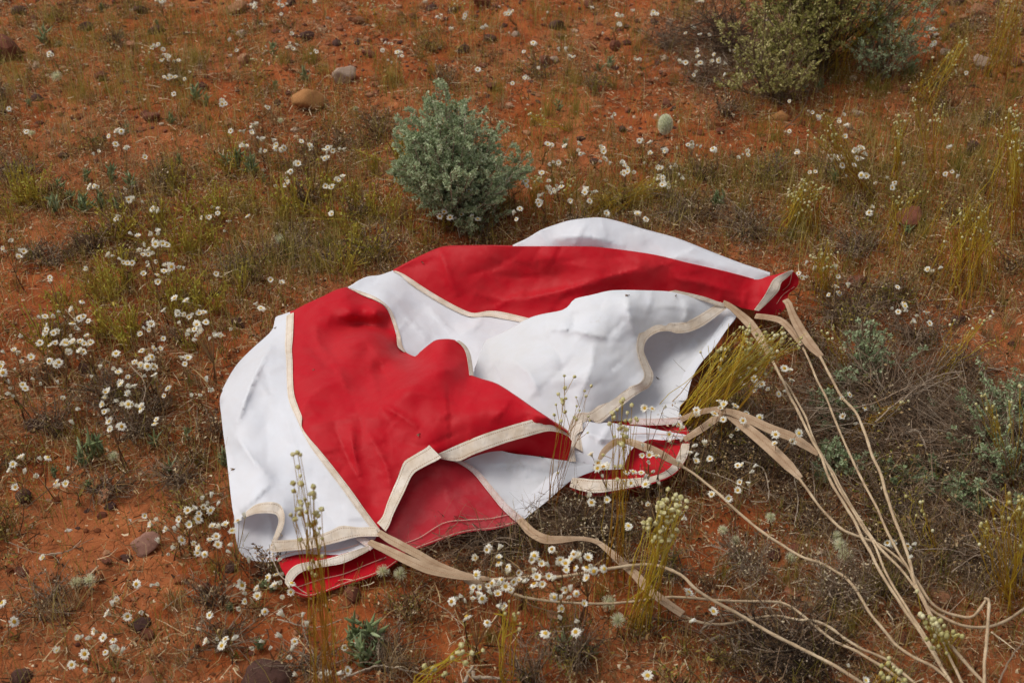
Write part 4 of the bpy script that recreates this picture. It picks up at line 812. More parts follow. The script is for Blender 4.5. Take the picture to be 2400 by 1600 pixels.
def upright(n, dens, hmin, hmax, wid, name, label, m, colr, spread=.35, S=4, cat='grass', droop=.2):
    q = scatter(n, dens); L = hmin*(hmax/hmin)**RNG.random(n); az = RNG.uniform(0, 6.28, n); th = np.abs(RNG.normal(0, spread, n))
    d = np.stack([np.cos(az)*np.sin(th), np.sin(az)*np.sin(th), np.cos(th)], 1)
    t = q+d*L[:, None]; bend = np.column_stack([-d[:, :2]*L[:, None]*droop, RNG.random(n)*L*.1])+RNG.normal(0, .05, (n, 3))*L[:, None]
    Pt = curve_pts(q, t, bend, S); W = (wid*RNG.uniform(.6, 1.4, n))[:, None]*np.linspace(1, .4, S)[None]
    a2 = RNG.uniform(-.9, .9, n); side = np.stack([np.cos(a2), np.sin(a2), 0*a2], 1)[:, None]
    V, F = ribbons(Pt, W, side)
    o = link(name, new_mesh(name, V, [F], [m], col=np.repeat(np.clip(RNG.normal(sum(colr)/2, (colr[1]-colr[0])/4, n), 0, 1), S*2)))
    return tag(o, label, cat, kind='stuff')
upright(34000, lambda px, py: np.clip(d_litter(px, py)*.9-.1, .02, 1), .015, .075, .0011, 'dry_grass', 'thin dry grass and dead stalks standing in the litter', M_LITTER, (.1, 1), .5)
upright(36000, lambda px, py: np.clip(.14+blob(px, py, [(250, 120, 260, 110, .28), (450, 250, 220, 120, .22), (650, 560, 260, 120, .5), (350, 650, 260, 140, .15), (1500, 470, 260, 70, .6), (1900, 470, 300, 130, .5), (2250, 420, 200, 220, .5), (2150, 120, 260, 130, .25), (2200, 1480, 260, 100, .3), (780, 480, 160, 140, .4)])-.08+vnoise(px/60, py/38, 77)*.9, 0, 1), .02, .085, .0011, 'green_grass', 'fine olive green grass growing thinly through the litter', M_GRASS, (.0, 1.0), .4)

upright(12000, lambda px, py: np.clip(.05+blob(px, py, [(2250, 420, 220, 260, .7), (1900, 470, 300, 140, .6), (2150, 640, 250, 120, .5), (1450, 480, 240, 60, .6), (650, 480, 240, 130, .6), (350, 560, 300, 200, .5), (760, 600, 160, 70, .5), (300, 180, 280, 150, .35), (1000, 180, 300, 120, .3), (2250, 1250, 200, 180, .5), (1950, 1400, 300, 150, .35), (1300, 1480, 220, 90, .4), (200, 950, 240, 160, .35)])-.15+vnoise(px/55, py/36, 78)*1.3, 0, 1), .03, .11, .0010, 'straw_stems', 'fine upright yellow straw stems standing thinly between the flowers', M_STRAWSTEM, (.1, 1), .35)

# ================================================================== DAISIES
def petal_mesh(name, ang, n1, n2, seed):
    """papery bracts in two whorls, opened by ang (0 flat, 90 upright), on a small scaly cup; radius 1 = 9 mm"""
    r = np.random.default_rng(seed); g = Geo()
    for n, rad, a0, dz in ((n1, 1., ang, 0), (n2, .82, ang+14, .05)):
        for k in range(n):
            th = 2*np.pi*(k+.5*(n == n2))/n+r.normal(0, .09); a = math.radians(a0+r.normal(0, 8)); L = rad*r.uniform(.85, 1.08)
            rd = np.array([math.cos(th), math.sin(th), 0]); sd_ = np.array([-math.sin(th), math.cos(th), 0])
            def pt(t, wv, curl=0):
                aa = a*(1-.35*t) if ang < 50 else a
                return rd*(.25+(L-.25)*t*math.cos(aa))+np.array([0, 0, dz+(L)*t*math.sin(aa)+curl])+sd_*wv
            V = [pt(0, -.09), pt(0, .09), pt(.55, .17, -.02), pt(1, 0, .02), pt(.55, -.17, -.02), pt(.5, 0, .05)]
            g.add(V, [[0, 1, 5], [1, 2, 5], [2, 3, 5], [3, 4, 5], [4, 0, 5]], 0, r.uniform(.3, 1))
    m = 8; th = np.arange(m)*2*np.pi/m
    rings = [(.08, -.55), (.24, -.38), (.32, -.1), (.36, .05)]
    V = np.concatenate([np.stack([np.cos(th)*rr, np.sin(th)*rr, np.full(m, z)], 1) for rr, z in rings])
    i = np.arange(m); F = np.concatenate([np.stack([i+k*m, (i+1) % m+k*m, (i+1) % m+(k+1)*m, i+(k+1)*m], 1) for k in range(3)])
    g.add(V, F, 0, .12)
    g.add(np.concatenate([np.stack([np.cos(th)*.36, np.sin(th)*.36, np.full(m, .05)], 1), [[0, 0, .06]]]), np.stack([i, (i+1) % m, np.full(m, m)], 1), 0, .25)
    return g.mesh(name, [M_PETAL], smooth=False)
def disc_mesh():
    g = Geo(); r = np.random.default_rng(5)
    for k in range(46):
        rr = .40*math.sqrt((k+.5)/46); th = k*2.39996; z = .10+.20*math.sqrt(max(0, 1-(rr/.42)**2)); s = .065
        p = np.array([rr*math.cos(th), rr*math.sin(th), z]); o = r.uniform(-.012, .012, 3)
        V = [p+o+np.array(v)*s for v in ((1, 0, 0), (0, 1, 0), (-1, 0, 0), (0, -1, 0), (0, 0, 1.1), )]
        g.add(V, [[0, 1, 4], [1, 2, 4], [2, 3, 4], [3, 0, 4]], 0, r.uniform(.1, .9) if rr < .3 else r.uniform(.5, 1))
    th = np.arange(10)*2*np.pi/10
    g.add(np.concatenate([np.stack([np.cos(th)*.42, np.sin(th)*.42, np.full(10, .06)], 1), np.stack([np.cos(th)*.3, np.sin(th)*.3, np.full(10, .2)], 1), [[0, 0, .27]]]),
          [np.stack([np.arange(10), (np.arange(10)+1) % 10, (np.arange(10)+1) % 10+10, np.arange(10)+10], 1), np.stack([np.arange(10)+10, (np.arange(10)+1) % 10+10, np.full(10, 20)], 1)], 0, .4)
    return g.mesh('disc', [M_DISC], smooth=False)
OPEN = [petal_mesh('flower_head', a, 14, 11, 30+i) for i, a in enumerate((4, 10, 18, 24))]
CUP = [petal_mesh('flower_head', a, 13, 10, 50+i) for i, a in enumerate((38, 48, 58))]
SHUT = [petal_mesh('flower_head', a, 12, 8, 60+i) for i, a in enumerate((70, 78))]
DROOP = [petal_mesh('flower_head', a, 14, 11, 70+i) for i, a in enumerate((-22, -34))]
DISC = disc_mesh()
def heads(x0, y0, s): return [(x0+float(a)/2.94, y0+float(b)/2.94, int(n)) for a, b, n in (t.split(',') if t.count(',') == 2 else (t+',1').split(',') for t in s.split())]
HD = []
HD += heads(0, 0, '350,380,4 1090,320,6 1140,390,8 1200,430,3 1180,540,8 1200,650 1305,500 1270,545 2010,240,3 2000,320,5 2050,310 2160,360,3 1580,280,2 1630,350 1835,325 1530,710,4 1840,740,2 1760,870,5 1730,925,2 1660,905,2 1590,905 1800,970,4 1690,1010,3 1810,1040,3 1885,970 1900,1010,2 1945,1020,2 2075,980,2 2150,1010,4 2250,1040,7 2240,1095,3 2050,1120,6 2000,1190,2 1975,1240,3 1960,1280,2 1905,1285 2270,1290,5 2320,1230,3 1470,1450,2 1440,1500 1500,1470 1575,1525 1705,1487 1390,1500 2290,1475,2 800,900,4 750,940 870,1025,3 795,995 650,1290,5 860,1300 660,1060,2 900,1380,6 985,1395 1070,1440,4 810,1505,3 180,905,2 60,750,2 1000,1085 1100,10,8 1750,40,8 1950,30,6 1940,100,2 2180,20,2')
HD += heads(800, 0, '1140,90,12 670,125,3 750,200,2 840,105,2 320,300,3 400,370,8 270,360,2 330,420,2 1330,300,4 1250,355,3 980,190,4 1160,230 1600,390,6 1510,340,3 1350,485,2 1270,525,3 1180,575 930,480,2 1890,110,4 2160,90,5 2020,75,2 1725,55 1915,170,3 1800,235 2040,410,5 2340,430,2 1870,810,2 2000,880 1810,900 1430,1000,4 1540,1010 1650,1040,3 1640,990 1800,1030,3 2060,970,3 2130,985,2 2215,1035,4 2315,1025 1490,1110,3 1430,1140,3 1800,1110,3 1850,1130 1960,1180,9 1930,1120,3 2120,1060,2 2090,1120 2200,1160,4 2280,1150,2 1140,1250,6 1260,1260,3 1190,1220 1385,1190,2 1430,1250 1500,1290,5 1430,1305,3 1370,1350,2 1470,1330,2 1560,1370,2 1680,1290,3 1720,1330,4 1710,1385 1360,1400,4 1230,1440 1190,1470,2 1205,1510 2210,1230,6 2240,1280,4 2340,1220,3 1840,1470,3 2050,1470,3 2100,1525,2 1090,1330,2 1040,1275 930,1240,3 880,1320 1000,1385,3 960,1410 700,1455,2 680,1490 750,1500 780,1510 830,1480,2 905,1495 940,1510 620,1395 20,1025,2 10,1220')
HD += heads(1600, 0, '110,10,4 75,190,3 20,230 120,240 180,245 90,340,3 100,390,2 120,440,3 190,430,3 250,415,2 290,440 285,520 340,350,3 220,380 10,430,2 90,510,2 1690,200,4 1710,300,4 1680,255 1740,240,2 1950,510,3 900,765,2 940,800,2 1075,830,2 1130,870 1120,940 735,905 735,700 1110,790 60,1020,5 110,1010,2 230,1040,4 430,1050,3 380,1090 800,1050,2 1240,1040,7 1180,1040,2 1230,1095,3 1030,1100,3 1095,1080,2 1180,1140 1100,1140 1240,1210,3 1130,1215 900,1190,2 1330,1265 1410,1230 1460,1275,3 1840,1015,2 1855,1185 1890,1220 1810,1200 1300,1430 1290,1470,2 1500,1120,2')
HD += heads(0, 533, '80,95,2 30,145,2 140,165,2 130,205 345,345 345,375 600,290 1080,30,6 950,65 905,45 1070,90,2 990,130,2 1100,130,3 1150,115,3 960,160,2 1020,170,3 985,190 1055,185,2 745,200,2 780,195 830,220 850,245,2 910,245 1010,240 1080,235 1025,265 1165,270,2 1140,265 1225,275 1265,285 990,320 1080,325 1145,310,2 1090,375 1205,490 1285,505 1130,575 1220,600,2 1300,610,3 1385,600,2 1410,645,2 1350,660,2 1240,660 1390,710,2 1340,700 1310,730,2 1350,755,3 1440,770 1480,740,2 1520,750 1025,665,3 995,695 1030,705 970,735 1125,765 1060,830,2 1105,835 975,850 1030,905,4 935,945,2 1000,960,3 1075,960,2 990,1025 1065,1020 800,870 810,980,3 690,965 885,1035 630,1030 1250,900 1295,900 1275,940 1160,1110 1135,1160 810,1080,2 870,1095 920,1105,2 745,1130,2 890,1155,3 725,1170,2 810,1195 880,1225,3 970,1235,3 730,1280,2 735,1330,2 830,1360,2 755,1390,2 710,1220 1065,1340,2 500,1345 435,1180 545,1250 280,1080 180,1090,2 230,1045 145,930 120,855,2 25,860 215,895 100,980 20,1000 20,945,2 60,1065 70,1110 65,1145 95,1160 390,940,2 340,920 400,1070 150,750 275,620 310,615 370,610,2 410,580 495,565 565,510 530,630,2 575,615 610,645 500,660 530,700,2 490,755 600,750 315,710,4 390,730,2 350,800,2 275,795 430,810,2 460,800,2 510,785,3 470,845,2 580,800 610,805,2 560,855,2 1560,955 1555,1005 1615,955 1425,1050 1320,1160 1385,1155 1440,1120,2 1800,555,2 1765,530 1490,320 1550,25 1865,360 1950,380,2 2170,465 2250,450 1590,700 1800,740')
HD += heads(0, 1067, '150,15 280,25 330,15 90,60 70,105 170,115 240,145 110,220 470,95 390,190 400,215 455,195 1400,285 1455,275 1500,335 1430,335 1455,380 1400,360 1370,400 1295,380 1335,365 1365,440 1235,440 1085,445 1040,475 1150,510 1230,485 1205,515 1305,475 1465,490 1510,495 1555,480 1600,520 1090,590 1250,585 1335,610 1375,640 1360,670 1410,680 1450,580 1490,560 1500,615 1580,615 1580,665 1640,450 1685,420 1000,415 1200,635 1155,680 1715,725 1920,720 1845,840 1905,820 1950,820 1935,875 1895,900 2010,880 1775,920 1775,970 1660,895,3 2005,940 1950,980 1690,950 1690,1005 1645,1050 1825,1075 1945,1095 1445,1100 1375,1195 1425,1280 1495,1260 1555,1265 1610,1260 1530,1310 1730,1325 1810,1280 1860,1330 1930,1240 2030,1280 2010,1330 1985,1390 2085,1100 2115,1165 2040,1510 2210,1500 2260,1515 2330,1500 940,885 1055,890 1090,890 810,995 775,1025 745,1090 880,1105 965,1080 95,1145 300,705 15,1015 545,1260,3 620,1255 655,1210 730,1250,2 780,1270 790,1310 840,1345 800,1350 725,1355 585,1365 495,1440 400,1345 590,1485 780,1550')
HD += heads(800, 1067, '930,705 1010,650,2 1090,635 1085,705 1085,740 1145,770 1145,805 1220,805 1450,645 1330,690 1310,715 1365,715 1380,745 1425,755 1325,800 1345,840 1430,830 1460,850 1510,720 1500,750 1545,745 1550,790 1590,715 1600,680 1630,695 1650,725 1610,775 1700,705 1710,755 1690,775 1740,795 1810,780 1695,845 1330,885 1385,885 1105,855 1080,885 1130,900 1185,870 1225,860 1260,865 1165,925 1000,880,2 960,905 910,910 895,945 945,960 1030,945 1080,955 830,970 800,985 760,1005 855,1005 905,990 970,985 1120,1035 1080,1035 1460,970,2 1510,980 1560,980 1550,925 1580,920 1620,950 1670,1020 1520,1055 1510,1120 1630,1140 1615,1215 1405,1225 1005,1150 865,1110 150,1230 100,1290 25,1320 2110,1515 930,820 40,1480')
HD += heads(1100, 880, '1210,225 1260,230 1345,220 1405,340 1440,340 1460,360 1375,405 1385,455 1460,445 1195,485 1190,550 1240,550 1290,555 1235,595 1260,660 1185,670 1210,700 1085,665 1130,665 1215,750 1310,745 1065,730 1115,740 840,545 890,605 925,630 885,640 945,625 920,695 950,855 1440,600 1520,535 1545,485 1560,550 1560,590 1620,470 1660,575 1565,240 1565,275 1690,265 1730,225 1755,200 1720,175 1830,210 1750,305 1840,370 1805,410 2110,405 2105,470 2220,455 2275,395 1885,310 1910,265 2000,290 1880,620 1850,620 1965,625 1940,665 1865,735 1920,745 1840,790 1850,790 1785,845 1670,820 1475,985 1095,1035 1105,1050 1335,1060 840,875 820,830 1235,890')
HD += heads(1600, 600, '345,805 385,830 440,815 410,880 490,845 515,900 545,885 550,900 590,920 500,930 660,950 700,930 700,775 740,790 745,850 755,860 1150,955 1100,985 1105,1105 1145,1120 1185,1105 1185,1155 1255,1045 1300,1035 800,1220 750,1275 640,1230 850,50 905,90 860,140 1055,80 1070,140 1060,210 1140,205 1010,270 1080,255 1480,215 1525,325 1530,345 1440,360 1485,385 1530,380 1580,455 1680,390 1620,410 1700,465 2140,385 1770,85 1690,95 1720,110 800,120 820,150')
HD += heads(1600, 1067, '1410,600 1450,605 1550,625 1590,610 1565,705 1145,1450 1260,1550 40,945 60,1140 210,1075')
pts = []
for x, y, n in HD:
    for k in range(n):
        s = .55+.45*y/1600
        if n > 1: pts.append((x+RNG.normal(0, 3.0*n**.5)*s*1.35, y+RNG.normal(0, 2.4*n**.5)*s*1.1))
        else: pts.append((x, y))
pts = np.array(pts); free = np.ones(len(pts), bool); groups = []
order = np.argsort(-pts[:, 1])
for i in order:
    if not free[i]: continue
    sc_ = 30+52*pts[i, 1]/1600
    d = np.hypot(pts[:, 0]-pts[i, 0], (pts[:, 1]-pts[i, 1])*1.15); d[~free] = 1e9
    k = [j for j in np.argsort(d)[:18] if d[j] < sc_]; free[k] = False; groups.append(pts[k])
def add_head(parent, loc, p, me, s, rot, disc):
    o = link('flower_head', me, parent); o.location = tuple(p-loc); o.scale = (s, s, s); o.rotation_euler = rot
    if disc:
        d = link('disc', DISC, o); d.scale = (.82, .82, .85)
def aim(n, spin):
    return (Vector(n).to_track_quat('Z', 'Y').to_matrix().to_4x4() @ __import__('mathutils').Matrix.Rotation(spin, 4, 'Z')).to_euler()
def daisy_plant(hp):
    px, py = hp.mean(0)
    hh = RNG.uniform(.045, .10) if py > 350 else RNG.uniform(.05, .09)
    if px < 500 and 520 < py < 1000: hh = RNG.uniform(.07, .13)
    if 1050 < px < 1460 and 1270 < py < 1460: hh = RNG.uniform(.10, .14)
    if py > 1280 and px < 1000: hh = RNG.uniform(.03, .06)
    top = P(px, py, hh); 
    for _ in range(30):
        bx, by = proj(np.array([top[0], top[1]+.01, 0]))
        if not under_cloth(bx, by, 8)[0]: break
        hh += .01; top = P(px, py, hh)
    if px < 900 and hh > .22: return
    zg = G(top[0], top[1]); base = np.array([top[0]+RNG.normal(0, .008), top[1]+RNG.normal(0, .012)+.008, 0]); base[2] = G(base[0], base[1])-.004
    root = thing('daisy_plant', tuple(base)); n = len(hp)
    loc = base; g = Geo(); brk = base+np.array([RNG.normal(0, .008), RNG.normal(0, .008), (hh-zg)*RNG.uniform(.35, .55)])
    tips = []
    for q in hp:
        z = max(.02, hh+zg*.5+RNG.normal(0, .009)); p = P(q[0], q[1], z); tips.append(p)
    tips = np.array(tips); out = nrm((tips-brk)*np.array([1, 1, .25])); 
    kinds = RNG.random(n); shutp = .46 if (py > 1330 and px < 1000) else (.32 if px < 520 and py > 500 else .28)
    closeness = .55+.45*np.clip(py/700, 0, 1)
    for p, o_, kd in zip(tips, out, kinds):
        nn = np.array([o_[0]*.55, o_[1]*.45, 1.])+RNG.normal(0, .42, 3)*np.array([1, 1, 0])+np.array([0, -.30, 0])
        s = .0089*RNG.uniform(.72, 1.14)
        if kd < shutp: me, dc = RNG.choice(SHUT), False; s *= .85; nn += RNG.normal(0, .5, 3)*np.array([1, 1, .1])
        elif kd < shutp+.36: me, dc = RNG.choice(CUP), True; s *= .95
        elif 1050 < px < 1460 and 1250 < py < 1480: me, dc = RNG.choice(DROOP), True
        else: me, dc = RNG.choice(OPEN+DROOP[:1]), True
        nn = nrm(nn); add_head(root, loc, p, me, s, aim(nn, RNG.uniform(0, 6.28)), dc)
        e = p-nn*s*.5; mid = (brk+e)/2
        V, F = tubes(curve_pts(brk[None], e[None], (np.array([0, 0, -.006])-nn*.004)[None], 6), np.linspace(.0008, .00055, 6)[None], 3)
        g.add(V-loc, F, 0, RNG.uniform(.2, .75))
    ns = max(1, min(5, n//2))
    for k in range(ns):
        b2 = base+np.array([RNG.normal(0, .006), RNG.normal(0, .006), 0])
        V, F = tubes(curve_pts(b2[None], brk[None], RNG.normal(0, .004, (1, 3)), 5), np.linspace(.0013, .0009, 5)[None], 4); g.add(V-loc, F, 0, RNG.uniform(.05, .5))
    link('stem', g.mesh('stem', [M_STEM]), root)
    # a few narrow grey leaves low on the stem
    m = RNG.integers(4, 10); b = base+(brk-base)*RNG.random((m, 1)); a = RNG.uniform(0, 6.28, m)
    t = b+np.stack([np.cos(a), np.sin(a), RNG.uniform(.2, 1.2, m)], 1)*RNG.uniform(.010, .022, (m, 1))
    V, F = ribbons(curve_pts(b, t, np.zeros((m, 3)), 3), np.array([[.0012, .0018, .0003]]).repeat(m, 0), nrm(np.cross(t-b, [0.1, .2, 1.]))[:, None])
    lo = link('leaves', new_mesh('leaves', V-loc, [F], [M_GRASS], col=np.repeat(RNG.uniform(.0, .6, m), 6)), root); lo['kind'] = 'stuff'
    if n == 1: base_l = 'single white paper daisy'
    elif n == 2: base_l = 'pair of white paper daisies'
    else: base_l = f'{"dense" if n > 7 else "loose"} bunch of {NUM[n] if n <= 20 else "many"} white daisies'
    later(root, base_l, 'daisy', 'white paper daisies growing around the parachute', px, py)
# heads that would be more than 300 plants are not reached: about 200 plants
for hp in groups: daisy_plant(hp)
print('daisy plants', len(groups), 'heads', len(pts))

# ================================================================== SHRUBS
def leaf_quads(p, d, L, W, up):
    """small leaves: p base, d direction, L length, W width arrays"""
    s = nrm(np.cross(d, up)); L = L[:, None]; W = W[:, None]
    n = nrm(np.cross(s, d))
    V = np.stack([p, p+d*L*.5+s*W*.5+n*L*.08, p+d*L, p+d*L*.5-s*W*.5+n*L*.08], 1)
    F = np.arange(len(p)*4).reshape(-1, 4)
    return V.reshape(-1, 3), F
def saltbush(px, py, hgt, rad, label, nst=75, sub=9, nl=26, leaf=.0062, lm=None, wm=None, dark=0., name='saltbush', group='grey-green saltbushes', asym=None, lab=True, base='small grey-green saltbush', up=.75, stemc=(.3, .8)):
    b0 = gp(px, py); root = thing(name, tuple(b0)); g = Geo(); LV = []; LF = []; LC = []; n = 0; top = []
    az = RNG.uniform(0, 6.28, nst); rr = np.sqrt(RNG.random(nst))
    for k in range(nst):
        rx = rad*rr[k]; a = az[k]
        lob = 1+.45*math.sin(a*3+1.2)*.5+.25*math.sin(a*5+k*.05)
        tip = np.array([math.cos(a)*rx*lob, math.sin(a)*rx*lob, hgt*(1-.42*rr[k]**2.2)*RNG.uniform(.58, 1.2)])
        if asym is not None: tip = tip+np.array(asym)*tip[2]/hgt
        bs = np.array([RNG.normal(0, .018), RNG.normal(0, .018), 0])
        c = curve_pts(bs[None], tip[None], np.array([[tip[0]*.22, tip[1]*.22, -hgt*.05]]), 8)
        V, F = tubes(c, np.linspace(.0022, .0008, 8)[None], 4); g.add(V, F, 0, RNG.uniform(*stemc))
        c = c[0]
        for j in range(sub):
            t = RNG.uniform(.3, 1.0); q = c[int(t*7)]+(c[min(int(t*7)+1, 7)]-c[int(t*7)])*(t*7 % 1)
            od = nrm(np.array([tip[0]*.8+RNG.normal(0, rad*.7), tip[1]*.8+RNG.normal(0, rad*.7), hgt*up*RNG.uniform(.1, 1)]))
            L = RNG.uniform(.025, .07)*hgt/.33*(1.15-.4*t)
            e = q+od*L
            sc2 = curve_pts(q[None], e[None], RNG.normal(0, .006, (1, 3)), 4)
            V, F = tubes(sc2, np.linspace(.0011, .0005, 4)[None], 3); g.add(V, F, 0, RNG.uniform(*stemc))
            m = nl; tt = np.sqrt(RNG.random(m)); p = q+(e-q)*tt[:, None]+RNG.normal(0, .0018, (m, 3))
            d = nrm(od*.7+RNG.normal(0, .75, (m, 3))); ll = leaf*RNG.uniform(.6, 1.3, m)
            V, F = leaf_quads(p, d, ll, ll*RNG.uniform(.42, .7, m), nrm(RNG.normal(size=(m, 3))+np.array([0, 0, .5])))
            LV.append(V); LF.append(F+n); n += len(V)
            LC.append(np.repeat(np.clip(RNG.normal(.55-dark, .2, m)+RNG.normal(0, .1), 0, 1), 4))
    link('branches', g.mesh('branches', [wm or M_TWIG]), root)
    o = link('foliage', new_mesh('foliage', np.concatenate(LV), [np.concatenate(LF)], [lm or M_SALT], col=np.concatenate(LC), smooth=False), root); o['kind'] = 'stuff'
    if lab: tag(root, label, 'shrub', group)
    else: later(root, base, 'shrub', group, px, py)
    return root
saltbush(1060, 508, .272, .135, 'rounded grey-green saltbush standing behind the parachute', nst=115, sub=13, nl=48, leaf=.0070, asym=(-.01, .01, 0), up=.8, stemc=(.6, 1), dark=-.06)
saltbush(1095, 545, .10, .075, 'low grey-green saltbush shoot at the foot of the rounded saltbush', nst=26, sub=8, nl=24, leaf=.006)
# the big bush at the top edge: dark inside, olive sprays outside
saltbush(1915, 165, .46, .27, 'large dark olive bush with dead branches at the top edge', nst=95, sub=9, nl=20, leaf=.010, lm=M_OLIVE, dark=.10, name='olive_bush', group='bushes at the top of the plain', up=1.0, stemc=(.0, .5))
saltbush(1800, 225, .26, .17, 'pale olive bush in front of the large dark bush', nst=46, sub=8, nl=17, leaf=.008, lm=M_OLIVE, dark=-.18, up=1.1, name='olive_bush', group='bushes at the top of the plain', stemc=(.2, .7))
saltbush(2070, 185, .30, .13, 'blue-green bush right of the large dark bush', nst=30, sub=8, nl=20, leaf=.007, lm=M_SALT, dark=.05, name='saltbush', up=.6)
for px, py, h, r, dk in [(2030, 900, .12, .085, .0), (2375, 1140, .16, .12, .05), (2300, 1010, .08, .08, .0), (1945, 1105, .06, .05, .0), (2370, 1010, .13, .09, .05), (2130, 1130, .05, .06, .1), (1960, 990, .06, .06, .1), (2260, 1180, .06, .06, .1)]:
    saltbush(px, py, h, r, '', nst=22, sub=7, nl=20, leaf=.0062, dark=dk, lab=False)

def dead_shrub(px, py, hgt, rad, n, label, colr=(.2, .8), sub=5, flecks=0, fleckm=None, fs=.004, name='dead_shrub', group='dead shrubs among the wildflowers', lean=(0, 0), wid=.0011, base=None):
    b0 = gp(px, py); root = thing(name, tuple(b0)); g = Geo(); az = RNG.uniform(0, 6.28, n); rr = np.sqrt(RNG.random(n))*rad
    tip = np.stack([np.cos(az)*rr+lean[0]*hgt, np.sin(az)*rr+lean[1]*hgt, hgt*RNG.uniform(.35, 1, n)*(1-.4*(rr/rad)**2)], 1)
    bs = np.column_stack([RNG.normal(0, rad*.16, (n, 2)), np.zeros(n)])
    c = curve_pts(bs, tip, RNG.normal(0, .12, (n, 3))*rad+np.array([0, 0, .15*hgt]), 7)
    V, F = tubes(c, (wid*RNG.uniform(.6, 1.3, n))[:, None]*np.linspace(1, .45, 7)[None], 3); g.add(V, F, 0, np.repeat(RNG.uniform(*colr, n), 21))
    m = n*sub; k = RNG.integers(0, n, m); t = RNG.integers(2, 7, m); q = c[k, t]
    d = nrm(nrm(tip-bs)[k]*.6+RNG.normal(0, .6, (m, 3))); L = RNG.uniform(.015, .05, (m, 1))*hgt/.12
    e = q+d*L; e[:, 2] = np.maximum(e[:, 2], .003)
    c2 = curve_pts(q, e, RNG.normal(0, .15, (m, 3))*L, 4)
    V, F = tubes(c2, np.full((m, 1), wid*.5)*np.linspace(1, .5, 4)[None], 3); g.add(V, F, 0, np.repeat(RNG.uniform(*colr, m), 12))
    link('branches', g.mesh('branches', [M_TWIG]), root)
    if flecks:
        kk = RNG.integers(0, m, flecks); p = e[kk]+RNG.normal(0, .003, (flecks, 3)); ll = fs*RNG.uniform(.5, 1.3, flecks)
        V, F = leaf_quads(p, nrm(RNG.normal(size=(flecks, 3))+np.array([0, 0, .6])), ll, ll*.6, nrm(RNG.normal(size=(flecks, 3))))
        o = link('dry_flowers', new_mesh('dry_flowers', V, [F], [fleckm or M_LITTER], col=np.repeat(RNG.uniform(.45, 1, flecks), 4), smooth=False), root); o['kind'] = 'stuff'
    if label: tag(root, label, 'dead shrub', group)
    else: later(root, base, 'dead shrub', group, px, py)
dead_shrub(2080, 985, .11, .26, 210, 'wide tangle of grey dead branches beside the tan cords', (.25, .85), 6, wid=.0013)
dead_shrub(2200, 1080, .08, .20, 130, 'low brown tangle of dead stalks right of the cords', (.0, .6), 6, 900, fs=.006)
dead_shrub(2330, 1060, .12, .20, 120, 'grey dead shrub at the right edge below the red sand', (.2, .9), 5)
dead_shrub(1730, 1090, .07, .17, 130, 'dark brown dead shrub under the broad tan straps', (.0, .45), 6, 1300, fs=.0055)
dead_shrub(1390, 1262, .058, .10, 150, 'brown dry shrub with straw flower heads below the white corner', (.05, .5), 7, 900, M_STRAW, .0050)
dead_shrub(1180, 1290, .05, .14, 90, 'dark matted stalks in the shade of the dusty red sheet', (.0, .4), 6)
dead_shrub(1850, 1560, .06, .14, 130, 'black scorched shrub under the cords at the bottom', (.0, .05), 9, 900, M_TWIG, .004)
dead_shrub(1745, 1330, .065, .07, 60, 'pale dry shrub with fluffy heads between the cords', (.3, .9), 7, 450, M_STRAW, .0045)
dead_shrub(1960, 1400, .08, .075, 70, 'pale dry shrub with fluffy heads under the long cord', (.3, .9), 7, 500, M_STRAW, .0045)
dead_shrub(1700, 120, .17, .17, 60, 'leafless dark shrub left of the large olive bush', (.0, .25), 6, lean=(-.2, 0), wid=.0016)
for px, py, h, r, n, fl in [(330, 1010, .08, .08, 60, 180), (260, 945, .08, .07, 50, 160), (420, 1130, .05, .07, 50, 120), (130, 1020, .08, .06, 40, 100), (560, 640, .05, .10, 60, 250), (760, 610, .05, .11, 70, 350), (680, 590, .05, .09, 60, 250), (1750, 550, .07, .12, 80, 250), (1600, 500, .06, .12, 80, 250), (1990, 740, .07, .11, 80, 300), (2150, 800, .07, .10, 70, 220), (1900, 1230, .05, .09, 60, 300), (2080, 1380, .05, .10, 70, 300), (2250, 1300, .06, .12, 80, 400), (2150, 1230, .05, .10, 70, 350), (2350, 1350, .06, .10, 70, 250), (1350, 1560, .09, .05, 30, 60), (1240, 1600, .09, .05, 30, 60), (110, 1420, .05, .09, 50, 120), (1560, 100, .09, .10, 60, 150), (1640, 190, .08, .10, 60, 150), (40, 420, .06, .08, 50, 100), (520, 1510, .04, .08, 40, 80), (1560, 1350, .05, .07, 50, 160), (2000, 590, .06, .09, 60, 200), (120, 620, .05, .07, 50, 150), (85, 600, .04, .05, 40, 150), (720, 1560, .05, .08, 40, 60), (900, 1560, .05, .08, 50, 60), (2280, 880, .05, .07, 40, 60), (1450, 560, .05, .08, 50, 180), (250, 1150, .04, .07, 50, 60)]:
    if not under_cloth(px, py)[0]: dead_shrub(px, py, h, r, n, None, (.05, .85), 6, fl, RNG.choice([M_LITTER, M_LITTER, M_STRAW]), .0042, base='dry brown twiggy plant')

